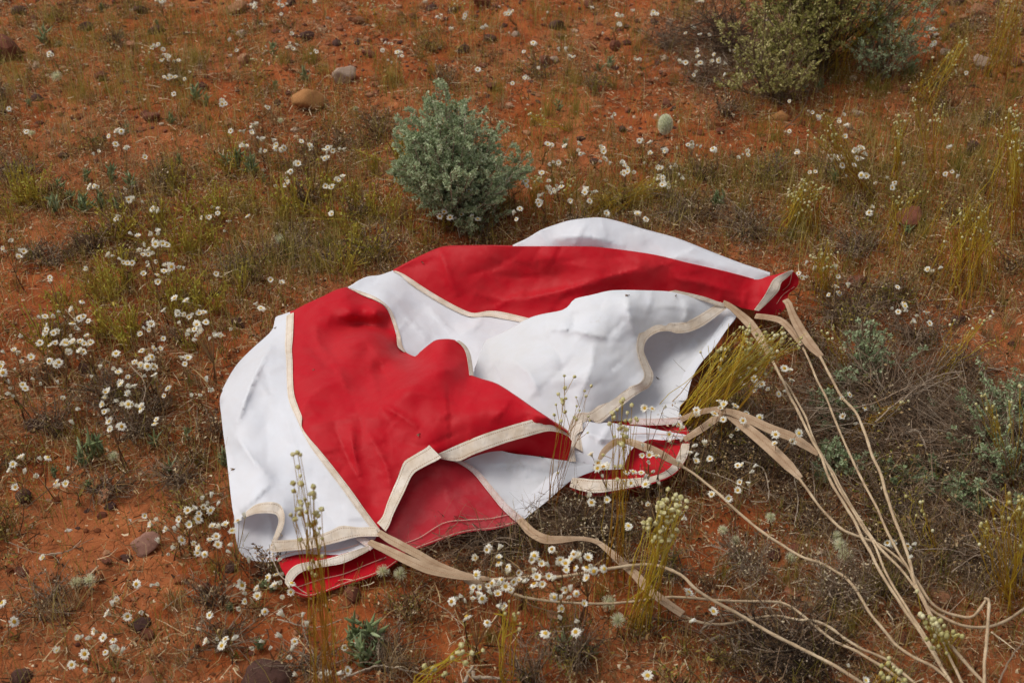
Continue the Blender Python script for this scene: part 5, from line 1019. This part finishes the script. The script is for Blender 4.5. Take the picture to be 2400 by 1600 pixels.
# ================================================================== GOLDEN-STEMMED HERBS WITH KNOBS
def at_y(px, py, yw):
    v = (800-py)*K; u = (px-1200)*K; dy = FWD[1]+v*UPV[1]; t = yw/dy
    return np.array([u*t, yw, H+(FWD[2]+v*UPV[2])*t])
def knob_mesh():
    bm = bmesh.new(); bmesh.ops.create_icosphere(bm, subdivisions=1, radius=1)
    for v in bm.verts: v.co *= 1+random.uniform(-.18, .18); v.co.z *= 1.15
    me = bpy.data.meshes.new('knob'); bm.to_mesh(me); bm.free(); 
    a = me.color_attributes.new('Col', 'FLOAT_COLOR', 'POINT')
    for d in a.data: c = random.random(); d.color = (c, c, c, 1)
    me.materials.append(M_KNOB); return me
KNOB = [knob_mesh() for _ in range(4)]
KV = np.array([v.co[:] for v in KNOB[0].vertices]); KF = np.array([list(p.vertices) for p in KNOB[0].polygons])
def golden(bpx, bpy_, tips, ns, sp_b, sp_t, label=None, knobs=1., indiv=False, base='golden stems topped with small round knobs', dy=.0, bend=.03, kr=.0032, colr=(.2, .9), wid=.0010, m=None, straight=.0, cat='herb', knobm=None):
    """base at a ground point; tips = photo points the stems reach, set as far away as the base (+dy)"""
    b0 = gp(bpx, bpy_); root = thing('golden_herb', tuple(b0)); g = Geo(); kg = Geo(); T = []
    for k in range(ns):
        tx, ty = tips[RNG.integers(len(tips))] if ns > len(tips) else tips[k]
        jx, jy = (RNG.normal(0, sp_t), RNG.normal(0, sp_t*.8)) if ns > len(tips) else (0, 0)
        tp = at_y(tx+jx, ty+jy, b0[1]+dy+RNG.normal(0, .012))
        if tp[2] < .015: tp[2] = .015+RNG.random()*.01
        bs = b0+np.array([RNG.normal(0, sp_b), RNG.normal(0, sp_b), -.003])
        c = curve_pts(bs[None], tp[None], (np.array([RNG.normal(0, bend*.4), RNG.normal(0, bend*.4), bend]))[None], 9)
        c[0, 1:-1] += RNG.normal(0, .0016, (7, 3)); c[0, 3:7] += RNG.normal(0, .005, 3)
        V, F = tubes(c, wid*.68*RNG.uniform(.7, 1.3)*np.linspace(1.15, .7, 9)[None], 3); c0 = RNG.uniform(*colr)
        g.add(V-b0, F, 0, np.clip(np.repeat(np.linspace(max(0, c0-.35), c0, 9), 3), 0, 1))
        T.append(tp)
        for j in range(RNG.integers(0, 3) if knobs > 0 else 0):
            i = RNG.integers(5, 8); q = c[0, i]; e = q+(tp-q)*RNG.uniform(.3, .6)+RNG.normal(0, .008, 3)+np.array([0, 0, .008])
            V, F = tubes(curve_pts(q[None], e[None], np.zeros((1, 3)), 3), np.full((1, 3), wid*.6), 3); g.add(V-b0, F, 0, c0); T.append(e)
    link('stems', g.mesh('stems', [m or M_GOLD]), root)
    for t in T:
        if RNG.random() > knobs: continue
        s = kr*RNG.uniform(.7, 1.25)
        if indiv:
            o = link('knob', KNOB[RNG.integers(4)], root); o.location = tuple(t-b0); o.scale = (s, s, s); o.rotation_euler = tuple(RNG.uniform(0, 3, 3))
        else: kg.add(KV*s*RNG.uniform(.9, 1.1)+t-b0, KF, 0, np.repeat(RNG.uniform(.1, 1), len(KV)))
    if kg.n: o = link('knobs', kg.mesh('knobs', [knobm or M_KNOB]), root); o['kind'] = 'stuff'
    if label: tag(root, label, cat, 'golden-stemmed knobbly herbs')
    else: later(root, base, cat, 'golden-stemmed knobbly herbs', bpx, bpy_)
def px_of(x0, y0, s): return [(x0+float(a.split(',')[0])/2.94, y0+float(a.split(',')[1])/2.94) for a in s.split()]
golden(778, 1640, px_of(500, 880, '550,540 580,530 600,545 585,630 600,690 550,740 555,795 605,745 690,765 665,815 690,810 695,840 605,880 655,880 745,920 690,1020 735,1050 685,1275 680,1360 600,870'), 20, .015, 0, 'tall knobbly green-gold stems in front of the white panel', indiv=True, bend=.005, colr=(.35, .8), kr=.0036, wid=.0009)
golden(1436, 1375, px_of(1100, 880, '1060,165 1055,200 1090,255 1120,205 985,255 1020,235 1075,310 1110,310 1160,310 1040,330 995,290 1060,350 1030,370 1000,420 1050,180 1085,420'), 16, .013, 0, 'upright knobbly golden stems before the white pocket', indiv=True, bend=.004, colr=(.2, .8), kr=.0036, wid=.0009)
golden(1490, 1470, px_of(1100, 880, '1375,805 1350,835 1410,830 1450,840 1495,860 1310,870 1270,920 1240,890 1300,900 1390,920 1410,880 1480,900 1340,940 1420,940 1370,960 1460,990 1335,1065 1210,1030 1240,1010 1445,1080 1360,860 1290,960 1330,900'), 34, .016, 4, 'dense bunch of golden stems right of the red front sheet', indiv=True, bend=.006, colr=(.5, 1), kr=.0038, wid=.0011, knobm=M_KNOB)
golden(1255, 1120, px_of(1100, 880, '660,1080'), 1, .002, 0, None) if False else None
golden(1285, 1215, px_of(1100, 880, '655,1 660,85 640,165 840,70 795,105 805,140 655,250 760,240 820,280 610,670 740,210'), 11, .004, 0, 'thin reddish knobbly stems crossing the front of the cloth', indiv=True, bend=.006, colr=(.05, .5), kr=.0030, wid=.0008)
golden(1605, 1020, px_of(1600, 600, '330,500 420,480 500,540 560,580 640,560 700,590 760,580 640,640 560,640 480,600 400,560 330,600 700,660 620,700 520,700 440,680 360,660 280,650 780,610 690,560 450,540 600,520 740,650 560,760 480,760 250,620'), 105, .03, 16, 'bent clump of golden stems leaning right beside the white mouth', knobs=.6, bend=.03, colr=(.3, 1.0), dy=.03, kr=.0034, wid=.0010)
golden(1185, 1650, px_of(800, 1067, '1130,1040 1160,1000 1180,1090 1150,1110 1120,1060 1190,1100'), 8, .004, 2, 'straight green-gold stalks under the daisies at the bottom', bend=.002, colr=(.4, .8), wid=.0013, knobs=.6)
golden(935, 1630, px_of(800, 1067, '830,1310 840,1350 940,1275 820,1400 975,1340 800,1330 720,1500 900,1360'), 9, .006, 1, 'leaning yellow-green knobbly stems at the bottom edge', indiv=True, bend=.012, colr=(.5, .9), kr=.0042, wid=.0014)
golden(1140+1600/1*0+880, 1660, px_of(1600, 1067, '1400,1440 1480,1480 1380,1500 1520,1550'), 10, .01, 5, 'blurred golden sprig at the bottom near the lone daisy', bend=.004, kr=.004)
golden(2375, 1150, px_of(1600, 600, '2030,1020 2110,1000 2140,920 2080,960 2150,1010 2100,1050 2330,900 2250,1000'), 14, .008, 3, 'yellow stalks rising from the dark saltbush at right edge', bend=.006, colr=(.4, 1), knobs=.7)
golden(2372, 1420, px_of(1600, 1067, '2100,330 2150,290 2250,260 2330,300 2060,500 2080,450 2200,330 2300,380 2050,620 2350,420 2340,600'), 46, .014, 6, 'drooping yellow clump at the right edge', bend=.03, colr=(.4, .95), knobs=.4)
golden(2245, 1575, px_of(1600, 1067, '1660,1110 1680,1180 1730,1150 1770,1160 1780,1230 1810,1260 1690,1200 1640,1100 1830,1250'), 20, .008, 4, 'yellow stems tangled in the cords near the bottom', bend=.005, colr=(.5, 1), knobs=.9, kr=.0042)
golden(2205, 1325, px_of(1600, 1067, '1565,235 1610,250 1620,320 1640,380 1660,410'), 6, .003, 2, 'slender yellow stems right of the cords', bend=.004, colr=(.4, .9), knobs=.8)
golden(1950, 1060, px_of(1600, 600, '1440,1060 1500,1010 1550,1000 1480,1060 1400,1090 1350,1130 1290,1170'), 30, .012, 4, 'golden stalks lying across the cords', dy=.05, bend=.008, colr=(.2, .7), knobs=.5)
golden(1997, 900, px_of(1600, 600, '960,520 1000,540 1050,480 1080,600 1100,640 1150,620 980,500 1130,760'), 12, .008, 3, 'yellow stems behind the tan straps', bend=.006, colr=(.1, .8), knobs=.5)
golden(2190, 890, px_of(1600, 600, '1870,445 1910,535 1970,500 2000,500 2080,445 2150,580 2230,560 2120,415 1950,560 2060,470'), 14, .008, 1, 'straw stems fanning out over the red sand', bend=.006, colr=(.3, .9), knobs=.5, dy=.02)
for bx, by, tips, n, spb, spt, kn in [(2250, 660, '1800,1650 1850,1560 1950,1500 2050,1560 2100,1620 1900,1450 1990,1380 2080,1440', 90, .05, 12, .25), (1935, 705, '950,1740 1000,1680 920,1780 1010,1800 980,1850', 34, .014, 8, .4), (2095, 445, '1450,850 1490,800 1520,900 1480,950 1530,830 1500,1000', 20, .008, 3, .8), (2190, 460, '1640,760 1710,640 1780,740 1800,780 1600,690 1770,850 1740,800', 14, .012, 3, .8), (2170, 240, '1600,600 1650,500 1700,400 1680,560 1850,380 1940,370 1920,270 1950,290 1900,500', 44, .03, 6, .5), (2355, 480, '2150,800 2250,740 2300,780 2340,900 2280,860 2200,900', 40, .03, 8, .5), (2375, 560, '2300,900 2340,1000 2250,1200 2330,1100 2290,980', 26, .02, 6, .5), (2330, 190, '2200,60 2250,20 2300,-20 2230,180 2310,100 2260,260 2340,200', 50, .03, 10, .3), (1960, 180, '1020,70 1070,80 1050,150 1090,70 1240,20 1220,80 1340,90 1350,60 1380,80 1300,150', 46, .03, 6, .4), (1890, 540, '750,1400 800,1300 850,1250 900,1300 820,1480 880,1400 950,1320 780,1340', 70, .04, 8, .6), (2030, 470, '870,900 940,850 980,800 1000,900 1040,950 960,960', 30, .02, 6, .5), (1400, 345, '1270,750 1350,780 1360,760 1400,800 1310,820 1350,890', 0, .01, 4, .5), (2110, 610, '1700,1300 1800,1400 1500,1350 1600,1320 1450,1400', 22, .03, 8, .4), (2200, 400, '1850,1200 1950,1180 2000,1300 2100,1200', 0, .02, 6, .4), (2280, 400, '2050,1280 2150,1200 2100,1180 2170,1220', 24, .02, 8, .5), (1640, 400, '60,1150 150,1180 30,1230 200,1220', 20, .03, 8, .5), (2240, 720, '2000,1560 2100,1600 1950,1620', 20, .03, 8, .3)]:
    if n: golden(bx, by, [(1600+float(a.split(',')[0])/2.94, float(a.split(',')[1])/2.94) for a in tips.split()], n, spb, spt, knobs=kn, bend=.008, colr=(.15, .95))
golden(1395, 500, px_of(800, 0, '1900,1420 2000,1330 2100,1280 2200,1240 2300,1260 1800,1480 1950,1450 2250,1300 2350,1400 2150,1400 2050,1380'), 80, .03, 8, 'flattened straw stems lying behind the white back panel', dy=.06, bend=.02, colr=(.3, .95), knobs=.3)
golden(1330, 305, px_of(800, 0, '1270,755 1310,820 1355,760 1410,805 1370,860 1330,880 1290,790'), 9, .004, 0, 'slanting straw stems right of the grey-green saltbush', dy=-.04, bend=.004, colr=(.4, .9), knobs=1)
for bx, by, n in [(190, 480, 0), (610, 205, 10), (350, 180, 8), (890, 70, 10), (865, 60, 8), (1080, 60, 8), (1250, 480, 12), (1330, 490, 10), (960, 420, 14), (1000, 400, 10), (1040, 350, 8)]:
    if n: golden(bx, by, [(bx+RNG.normal(0, 14), by-RNG.uniform(35, 75)) for _ in range(9)], n, .006, 3, knobs=.7, bend=.006, colr=(.3, .9))

# ================================================================== YELLOW-GREEN HERBS, SUCCULENT SPRIGS, TUFTS (a few built, many copied)
def herb_variant(seed, n=15, h=.105):
    r = np.random.default_rng(seed); g = Geo(); lv = Geo()
    az = r.uniform(0, 6.28, n); th = np.abs(r.normal(.4, .4, n)); L = h*r.uniform(.5, 1.1, n)
    d = np.stack([np.cos(az)*np.sin(th), np.sin(az)*np.sin(th), np.cos(th)], 1); bs = np.column_stack([r.normal(0, .012, (n, 2)), np.zeros(n)])
    c = curve_pts(bs, bs+d*L[:, None], np.column_stack([-d[:, :2]*.012, np.zeros(n)]), 6)
    V, F = tubes(c, np.linspace(.0014, .0008, 6)[None].repeat(n, 0), 4); g.add(V, F, 0, np.repeat(r.uniform(.15, .8, n), 24))
    m = n*9; k = r.integers(0, n, m); t = r.integers(1, 6, m); p = c[k, t]+r.normal(0, .002, (m, 3))
    dd = nrm(d[k]*.6+r.normal(0, .7, (m, 3))+np.array([0, 0, .3])); ll = r.uniform(.004, .010, m)
    V, F = leaf_quads(p, dd, ll, ll*.45, nrm(r.normal(size=(m, 3))+np.array([0, 0, .5]))); lv.add(V, F, 0, np.repeat(np.clip(.35+.09*t+r.normal(0, .15, m), 0, 1), 4))
    return g.mesh('stems', [M_HERB]), lv.mesh('leaves', [M_HERB], smooth=False)
HERB = [herb_variant(200+i) for i in range(6)]
def place(kind, variants, names, px, py, s, base, cat, group, stuff=()):
    p = gp(px, py); root = thing(kind, (p[0], p[1], p[2]-.003), RNG.uniform(0, 6.28)); root.scale = (s, s, s*RNG.uniform(.85, 1.15))
    for n, me in zip(names, variants):
        o = link(n, me, root)
        if n in stuff: o['kind'] = 'stuff'
    later(root, base, cat, group, px, py)
hp_ = [(400, 640), (350, 700), (300, 690), (260, 720), (230, 760), (440, 600), (480, 580), (520, 560), (560, 600), (330, 600), (290, 560), (450, 700), (500, 650), (390, 560), (180, 700), (420, 750), (300, 780), (480, 730), (60, 490), (30, 460), (85, 470), (20, 500), (70, 440), (450, 500), (500, 470), (540, 510), (430, 460), (600, 500), (640, 480), (880, 500), (850, 450), (900, 550), (960, 560), (930, 460), (870, 400), (840, 520), (900, 380), (990, 550), (1060, 570), (700, 510), (740, 470), (580, 430), (280, 640), (220, 680), (130, 720), (870, 590), (800, 560), (360, 780), (250, 810), (480, 790), (150, 830), (560, 680), (820, 620)]
for px, py in hp_:
    for q in range(1+int(RNG.random() < .35)):
        a, b = px+RNG.normal(0, 26), py+RNG.normal(0, 18)
        if not under_cloth(a, b, 6)[0]: place('yellow_green_herb', HERB[RNG.integers(6)], ('stems', 'leaves'), a, b, RNG.uniform(.55, 1.15), 'sparse yellow-green herb with fleshy stems', 'herb', 'yellow-green herbs growing left of the parachute', ('leaves',))
def succ_variant(seed, n=22, h=.05):
    r = np.random.default_rng(seed); g = Geo(); lv = []
    V, F = tubes(curve_pts(np.zeros((3, 3)), r.normal(0, .008, (3, 3))+np.array([0, 0, h*.7]), np.zeros((3, 3)), 4), np.linspace(.0015, .001, 4)[None].repeat(3, 0), 4)
    g.add(V, F, 0, .3); tips = []
    out = Geo()
    for k in range(n):
        z = h*r.uniform(.05, .75); a = r.uniform(0, 6.28); el = r.uniform(.5, 1.35); L = r.uniform(.014, .030)
        b = np.array([r.normal(0, .004), r.normal(0, .004), z]); d = np.array([math.cos(a)*math.cos(el), math.sin(a)*math.cos(el), math.sin(el)])
        c = curve_pts(b[None], (b+d*L)[None], (np.array([0, 0, -.002]))[None], 5)
        V, F = tubes(c, np.array([[.0010, .0021, .0024, .0017, .0004]])*r.uniform(.8, 1.2), 5); out.add(V, F, 0, r.uniform(.15, .95))
    return g.mesh('stem', [M_TWIG]), out.mesh('leaves', [M_SUCC])
SUCC = [succ_variant(300+i, n) for i, n in enumerate((14, 20, 26, 34))]
for px, py, s in [(105, 100, 1.5), (240, 30, .9), (285, 90, .9), (640, 125, 1.2), (715, 190, 1.2), (298, 315, 1.1), (402, 290, 1.0), (370, 65, .9), (645, 210, .8), (460, 235, 1.3), (485, 250, 1.0), (560, 395, 1.6), (590, 410, 1.5), (530, 390, 1.3), (620, 430, 1.1), (205, 430, 1.3), (265, 430, 1.3), (310, 450, 1.1), (165, 480, 1.6), (200, 500, 1.6), (240, 490, 1.6), (140, 455, 1.2), (130, 500, 1.3), (280, 500, 1.2), (215, 1085, 1.6), (235, 1075, 1.4), (195, 1090, 1.2), (210, 1145, .9), (365, 1045, 1.2), (130, 1120, .8), (400, 1110, .9), (845, 1500, 1.7), (870, 1510, 1.6), (825, 1520, 1.4), (890, 1530, 1.2), (855, 1555, 1.4), (1405, 170, 1.1), (1430, 160, 1.1), (2120, 180, 1.5), (2135, 175, 1.2), (1880, 215, 1.0), (1920, 210, 1.0), (1675, 485, 1.4), (1690, 490, 1.2), (1755, 155, 1.0), (610, 1520, .8), (620, 1380, .7), (640, 1385, .7), (440, 1030, .8), (1955, 430, 1.1), (2120, 555, .9), (1325, 345, .9), (1310, 260, .9), (420, 385, .9), (225, 340, .7), (70, 250, .8), (530, 1090, .9), (1320, 1530, 1.2), (1380, 1540, 1.1), (540, 1430, .6)]:
    place('succulent_sprig', SUCC[RNG.integers(4)], ('stem', 'leaves'), px, py, s*RNG.uniform(.58, .85), 'blue-green sprig of fleshy leaves', 'succulent', 'blue-green succulent sprigs dotted over the soil', ())
def tuft_variant(seed, n, h, m, colr, spread=.5):
    r = np.random.default_rng(seed); az = r.uniform(0, 6.28, n); th = np.abs(r.normal(0, spread, n)); L = h*r.uniform(.4, 1.1, n)
    d = np.stack([np.cos(az)*np.sin(th), np.sin(az)*np.sin(th), np.cos(th)], 1); bs = np.column_stack([r.normal(0, .010, (n, 2)), np.zeros(n)])
    c = curve_pts(bs, bs+d*L[:, None], np.column_stack([-d[:, :2]*L[:, None]*.25, L*.12]), 5)
    a2 = r.uniform(-1, 1, n); V, F = ribbons(c, (.0011*r.uniform(.7, 1.4, n))[:, None]*np.linspace(1, .3, 5)[None], np.stack([np.cos(a2), np.sin(a2), 0*a2], 1)[:, None])
    return new_mesh('grass_tuft', V, [F], [m], col=np.repeat(np.clip(r.normal(sum(colr)/2, (colr[1]-colr[0])/4, n), 0, 1), 10))
TUFT = {'green': [tuft_variant(400+i, 60, .065, M_GRASS, (.0, .65)) for i in range(4)], 'dry': [tuft_variant(420+i, 55, .06, M_LITTER, (.35, 1.), .6) for i in range(4)], 'olive': [tuft_variant(440+i, 60, .07, M_GRASS, (.3, .95)) for i in range(4)]}
def tuft(px, py, kind, s):
    if under_cloth(px, py, 4)[0]: return
    p = gp(px, py); o = link('grass_tuft', TUFT[kind][RNG.integers(4)]); o.location = (p[0], p[1], p[2]-.002); o.rotation_euler = (0, 0, RNG.uniform(0, 6.28)); o.scale = (s, s, s*RNG.uniform(.8, 1.2))
    later(o, {'green': 'fine green grass tuft', 'dry': 'dry straw grass tuft', 'olive': 'olive grass tuft'}[kind], 'grass', 'small grass tufts between the flowers', px, py)
for px, py, k, s in [(45, 60, 'green', 1), (120, 55, 'green', 1), (140, 110, 'green', .9), (80, 150, 'olive', 1), (30, 215, 'olive', 1.1), (45, 190, 'olive', 1), (180, 240, 'olive', 1.2), (200, 230, 'olive', 1), (255, 220, 'green', 1.1), (325, 240, 'green', .8), (455, 150, 'olive', 1.2), (470, 145, 'olive', 1), (395, 280, 'dry', 1.1), (230, 320, 'dry', 1), (150, 310, 'dry', 1), (120, 345, 'dry', 1.2), (430, 270, 'olive', 1), (470, 310, 'dry', 1), (400, 400, 'dry', 1.1), (310, 390, 'dry', 1), (590, 190, 'dry', 1), (730, 150, 'green', 1), (740, 140, 'olive', 1), (665, 150, 'olive', .9), (600, 350, 'dry', 1), (640, 290, 'dry', .9), (910, 190, 'olive', 1.3), (930, 200, 'olive', 1.2), (985, 140, 'green', 1), (1060, 130, 'olive', 1), (1340, 195, 'olive', 1.3), (1360, 200, 'green', 1.1), (1430, 205, 'green', 1), (1110, 150, 'dry', 1), (1170, 240, 'olive', 1.1), (1250, 290, 'green', 1), (1280, 270, 'olive', 1.2), (1400, 250, 'dry', 1), (1470, 210, 'dry', 1), (2040, 210, 'green', 1.2), (2070, 220, 'green', 1), (2255, 410, 'green', 1.3), (2240, 400, 'green', 1.2), (2300, 390, 'olive', 1), (1820, 330, 'green', 1), (1780, 320, 'green', .9), (1660, 300, 'dry', 1), (1740, 500, 'green', 1), (1725, 505, 'olive', .9), (1850, 560, 'green', 1), (1870, 540, 'olive', 1.1), (2250, 310, 'dry', 1.3), (2220, 320, 'dry', 1.1), (2380, 230, 'green', 1.2), (430, 1180, 'dry', 1), (420, 1430, 'dry', .9), (410, 1420, 'green', .8), (560, 660, 'green', .9), (690, 620, 'green', 1), (740, 640, 'green', 1), (770, 580, 'green', 1.2), (800, 600, 'green', 1), (455, 900, 'dry', .9), (600, 1450, 'dry', .9), (180, 1420, 'dry', 1.1), (130, 1450, 'dry', 1), (1690, 1360, 'green', .9), (1850, 1370, 'olive', 1), (2070, 1380, 'green', 1.1), (2060, 1390, 'olive', 1), (1990, 1480, 'olive', 1.1), (1980, 1470, 'green', .9), (1350, 1550, 'green', 1), (1240, 1590, 'green', 1), (2020, 1140, 'green', 1), (2220, 1370, 'green', .9), (2280, 1400, 'dry', 1), (1460, 1260, 'green', .9), (1570, 1330, 'green', 1), (960, 1580, 'dry', 1.1), (920, 1570, 'dry', 1.2), (1680, 650, 'dry', .8), (2170, 560, 'olive', 1), (1100, 350, 'olive', .8), (1150, 1500, 'green', 1), (1410, 1400, 'green', .8), (1320, 1480, 'green', .9), (500, 1340, 'olive', .7), (2360, 760, 'dry', 1), (2310, 790, 'dry', .9)]: tuft(px, py, k, s*.9)
for x, y, z in scatter(130, lambda px, py: np.clip(.25+.5*(py < 500), 0, 1)):
    px, py = proj(np.array([x, y, 0])); tuft(float(px), float(py), RNG.choice(['dry', 'dry', 'olive', 'green']), RNG.uniform(.45, .85))

# ---- low mixed dry plants that mat the ground
def mat_variant(seed, olive):
    r = np.random.default_rng(seed); n = 46; g = Geo(); h = .055
    az = r.uniform(0, 6.28, n); th = np.abs(r.normal(.75, .4, n)); L = h*r.uniform(.4, 1.25, n)
    d = np.stack([np.cos(az)*np.sin(th), np.sin(az)*np.sin(th), np.maximum(.08, np.cos(th))], 1); bs = np.column_stack([r.normal(0, .012, (n, 2)), np.zeros(n)])
    c = curve_pts(bs, bs+d*L[:, None], r.normal(0, .010, (n, 3))+np.array([0, 0, .006]), 6)
    V, F = tubes(c, (.0007*r.uniform(.7, 1.6, n))[:, None]*np.linspace(1, .6, 6)[None], 3); cs = r.uniform(0, .8, n); g.add(V, F, 0, np.repeat(cs, 18))
    m = 90; k = r.integers(0, n, m); t = r.integers(2, 6, m); q = c[k, t]; e = q+nrm(d[k]*.7+r.normal(0, .6, (m, 3))+np.array([0, 0, .2]))*r.uniform(.008, .022, (m, 1)); e[:, 2] = np.maximum(.002, e[:, 2])
    V, F = tubes(curve_pts(q, e, r.normal(0, .002, (m, 3)), 3), np.full((m, 3), .0005), 3); g.add(V, F, 0, np.repeat(np.clip(cs[k]+.1, 0, 1), 9))
    lv = Geo(); f = 230; kk = r.integers(0, m, f); p = q[kk]+(e-q)[kk]*r.random((f, 1))+r.normal(0, .003, (f, 3)); p[:, 2] = np.maximum(.002, p[:, 2]); ll = r.uniform(.003, .0085, f)
    V, F = leaf_quads(p, nrm(r.normal(size=(f, 3))+np.array([0, 0, .4])), ll, ll*r.uniform(.3, .6, f), nrm(r.normal(size=(f, 3)))); lv.add(V, F, 0, np.repeat(np.clip(r.normal(.55, .28, f), 0, 1), 4))
    return g.mesh('stems', [M_TWIG if seed % 3 else M_LITTER]), lv.mesh('leaves', [M_GRASS if olive else M_LITTER], smooth=False)
MATS = [(mat_variant(500+i, i % 2), i % 2) for i in range(8)]
def d_mat(px, py):
    return np.clip(.25+.9*(d_litter(px, py)-.55)+.25*vnoise(px/50, py/35, 91), .02, 1)
for x, y, z in scatter(295, d_mat):
    px, py = proj(np.array([x, y, 0])); px, py = float(px), float(py)
    if under_cloth(px, py, 12)[0]: continue
    v, ol = MATS[RNG.integers(8)]
    place('low_herb', v, ('stems', 'leaves'), px, py, RNG.uniform(.6, 1.25), 'low olive ground herb' if ol else 'low dry brown ground herb', 'herb', 'low half-dried herbs matting the ground', ('leaves',))

# ================================================================== FLUFFY HEADS, TWIGS
def fluffy(px, py, hw, hh, stem, label=None, n=1500, base='fluffy dry seed head', name='fluffy_seed_head', group='dry fluffy seed heads', hair=.006, col=(.3, .9)):
    b0 = gp(px, py); root = thing(name, tuple(b0)); g = Geo()
    V, F = tubes(np.array([[[0, 0, 0], [.002, 0, stem*.5], [0, 0, stem]]]), np.full((1, 3), .0013), 4); g.add(V, F, 0, .4)
    link('stem', g.mesh('stem', [M_STEM]), root)
    u = RNG.normal(size=(n, 3)); u = nrm(u); p = u*np.array([hw, hw, hh])*(.78 if n > 1000 else .25)+np.array([0, 0, stem+hh*.8])
    d = nrm(u+np.array([0, 0, .35])+RNG.normal(0, .7 if n > 1000 else .25, (n, 3)))
    V, F = ribbons(curve_pts(p, p+d*hair, np.zeros((n, 3)), 2), np.array([[.0010, .0003]]).repeat(n, 0), nrm(np.cross(d, RNG.normal(size=(n, 3))))[:, None])
    h = Geo(); h.add(V, F, 0, np.repeat(RNG.uniform(*col, n), 4)); bmv = KV*np.array([hw, hw, hh])*(.8 if n > 1000 else .3)+np.array([0, 0, stem+hh*.8]); h.add(bmv, KF, 0, .5)
    o = link('hairs', h.mesh('hairs', [M_SPIKE if n > 1000 else M_FLUFF]), root); o['kind'] = 'stuff'
    if label: tag(root, label, 'flower', group)
    else: later(root, base, 'flower', group, px, py)
fluffy(1557, 322, .0185, .030, .012, 'upright cream fluffy flower spike standing alone on red soil', 5000, hair=.0062, name='flower_spike', group='cream flower spikes', col=(.25, 1.05))
for px, py, s in [(138, 190, .016), (660, 580, .013), (215, 1365, .011), (1425, 1420, .013), (1445, 1475, .012), (78, 315, .009), (1955, 1270, .010), (2010, 770, .011), (185, 1375, .010), (1800, 1232, .009), (270, 1075, .010), (800, 1130, .009), (835, 255, .008), (1720, 1275, .010), (1690, 1260, .009), (1620, 990, .007), (820, 1345, .010), (1975, 1320, .013), (1960, 1300, .012), (1850, 1315, .010), (900, 1355, .011), (940, 1360, .011), (660, 290, .008)]:
    if not under_cloth(px, py)[0]: fluffy(px, py+14, s, s*.85, RNG.uniform(.01, .03), n=200, hair=s*.85)
def twig(line, r, z0, col, label=None):
    l = np.array(line, float); l = np.column_stack([l, np.full(len(l), z0)]); c = catmull(l, 8); Pt = P(c[:, 0], c[:, 1], c[:, 2]); Pt[:, 2] = np.maximum(ground_h(Pt[:, 0], Pt[:, 1])+r, Pt[:, 2])
    b0 = Pt[0].copy(); Pt = Pt+RNG.normal(0, r*.35, Pt.shape)
    V, F = tubes((Pt-b0)[None], r*np.linspace(1, .5, len(Pt))[None], 5)
    me = new_mesh('dead_twig', V, [F], [M_TWIG], col=np.full(len(V), col)); o = link('dead_twig', me); o.location = b0
    if label: tag(o, label, 'twig', 'dead twigs lying about')
    else: later(o, 'bleached dead twig', 'twig', 'dead twigs lying about', line[0][0], line[0][1])
for line, r, z, c in [([(2110,940),(2180,905),(2250,880)], .002, .06, .8), ([(2050,990),(2120,930),(2200,880),(2260,870)], .002, .07, .7), ([(1990,960),(2060,940),(2140,900)], .002, .06, .6), ([(1640,1100),(1700,1120),(1760,1150)], .0013, .02, .9), ([(1740,1080),(1790,1100),(1800,1170),(1760,1175)], .0016, .02, .9), ([(1862,1120),(1870,1180),(1862,1230)], .0012, .02, .9), ([(1870,1100),(1900,1080),(1910,1170)], .0013, .02, .8), ([(640,1310),(660,1350),(720,1390)], .0012, .03, .9), ([(100,1300),(160,1290),(190,1265)], .0013, .015, .9), ([(650,1450),(740,1470),(800,1450)], .0014, .01, .9), ([(480,1370),(420,1400),(380,1430)], .0012, .01, .9), ([(800,1590),(850,1570),(900,1560),(1000,1580)], .002, .015, 1), ([(1105,1575),(1120,1585),(1180,1590)], .0035, .01, .95), ([(1090,1600),(1098,1575),(1112,1560)], .0035, .012, .95), ([(1640,1480),(1700,1440),(1780,1450)], .0025, .012, .75), ([(1665,1500),(1710,1490),(1725,1530)], .003, .012, .85), ([(1720,1540),(1735,1480),(1720,1450)], .003, .015, .85), ([(2110,1020),(2150,1010),(2170,1050)], .003, .04, .85), ([(1840,300),(1880,260),(1900,200)], .0015, .05, .3), ([(1640,90),(1740,80),(1800,85)], .0022, .10, .2), ([(1660,110),(1780,112),(1830,115)], .002, .08, .2), ([(1600,70),(1680,40),(1740,10)], .002, .12, .1), ([(1790,30),(1840,80),(1880,0)], .0025, .16, .1), ([(1830,390),(1865,350),(1870,320)], .0016, .02, .9), ([(900,720),(925,690),(935,660),(915,640)], .0014, .03, .95), ([(905,640),(940,660),(955,675)], .0012, .03, .9), ([(2170,1450),(2215,1440),(2280,1380)], .0012, .03, .7), ([(2340,1600),(2370,1540),(2400,1500)], .0018, .04, .6), ([(2290,1140),(2320,1160),(2380,1200)], .002, .05, .7), ([(1195,1390),(1250,1420),(1330,1440)], .0011, .01, .6), ([(20,1270),(120,1300),(220,1260)], .001, .02, .6), ([(60,1190),(150,1120),(260,1060)], .001, .05, .3), ([(300,850),(340,900),(330,960)], .0012, .05, .8), ([(2230,1340),(2290,1300),(2330,1310)], .0012, .04, .8), ([(270,180),(330,210),(380,200)], .0013, .015, .6), ([(1000,1400),(1060,1440),(1080,1480)], .0009, .015, .8), ([(1500,1440),(1560,1455),(1620,1450)], .0018, .01, .1), ([(2030,1090),(2100,1060),(2160,1080)], .0014, .05, .6)]: twig(line, r, z, c)
finish_labels()
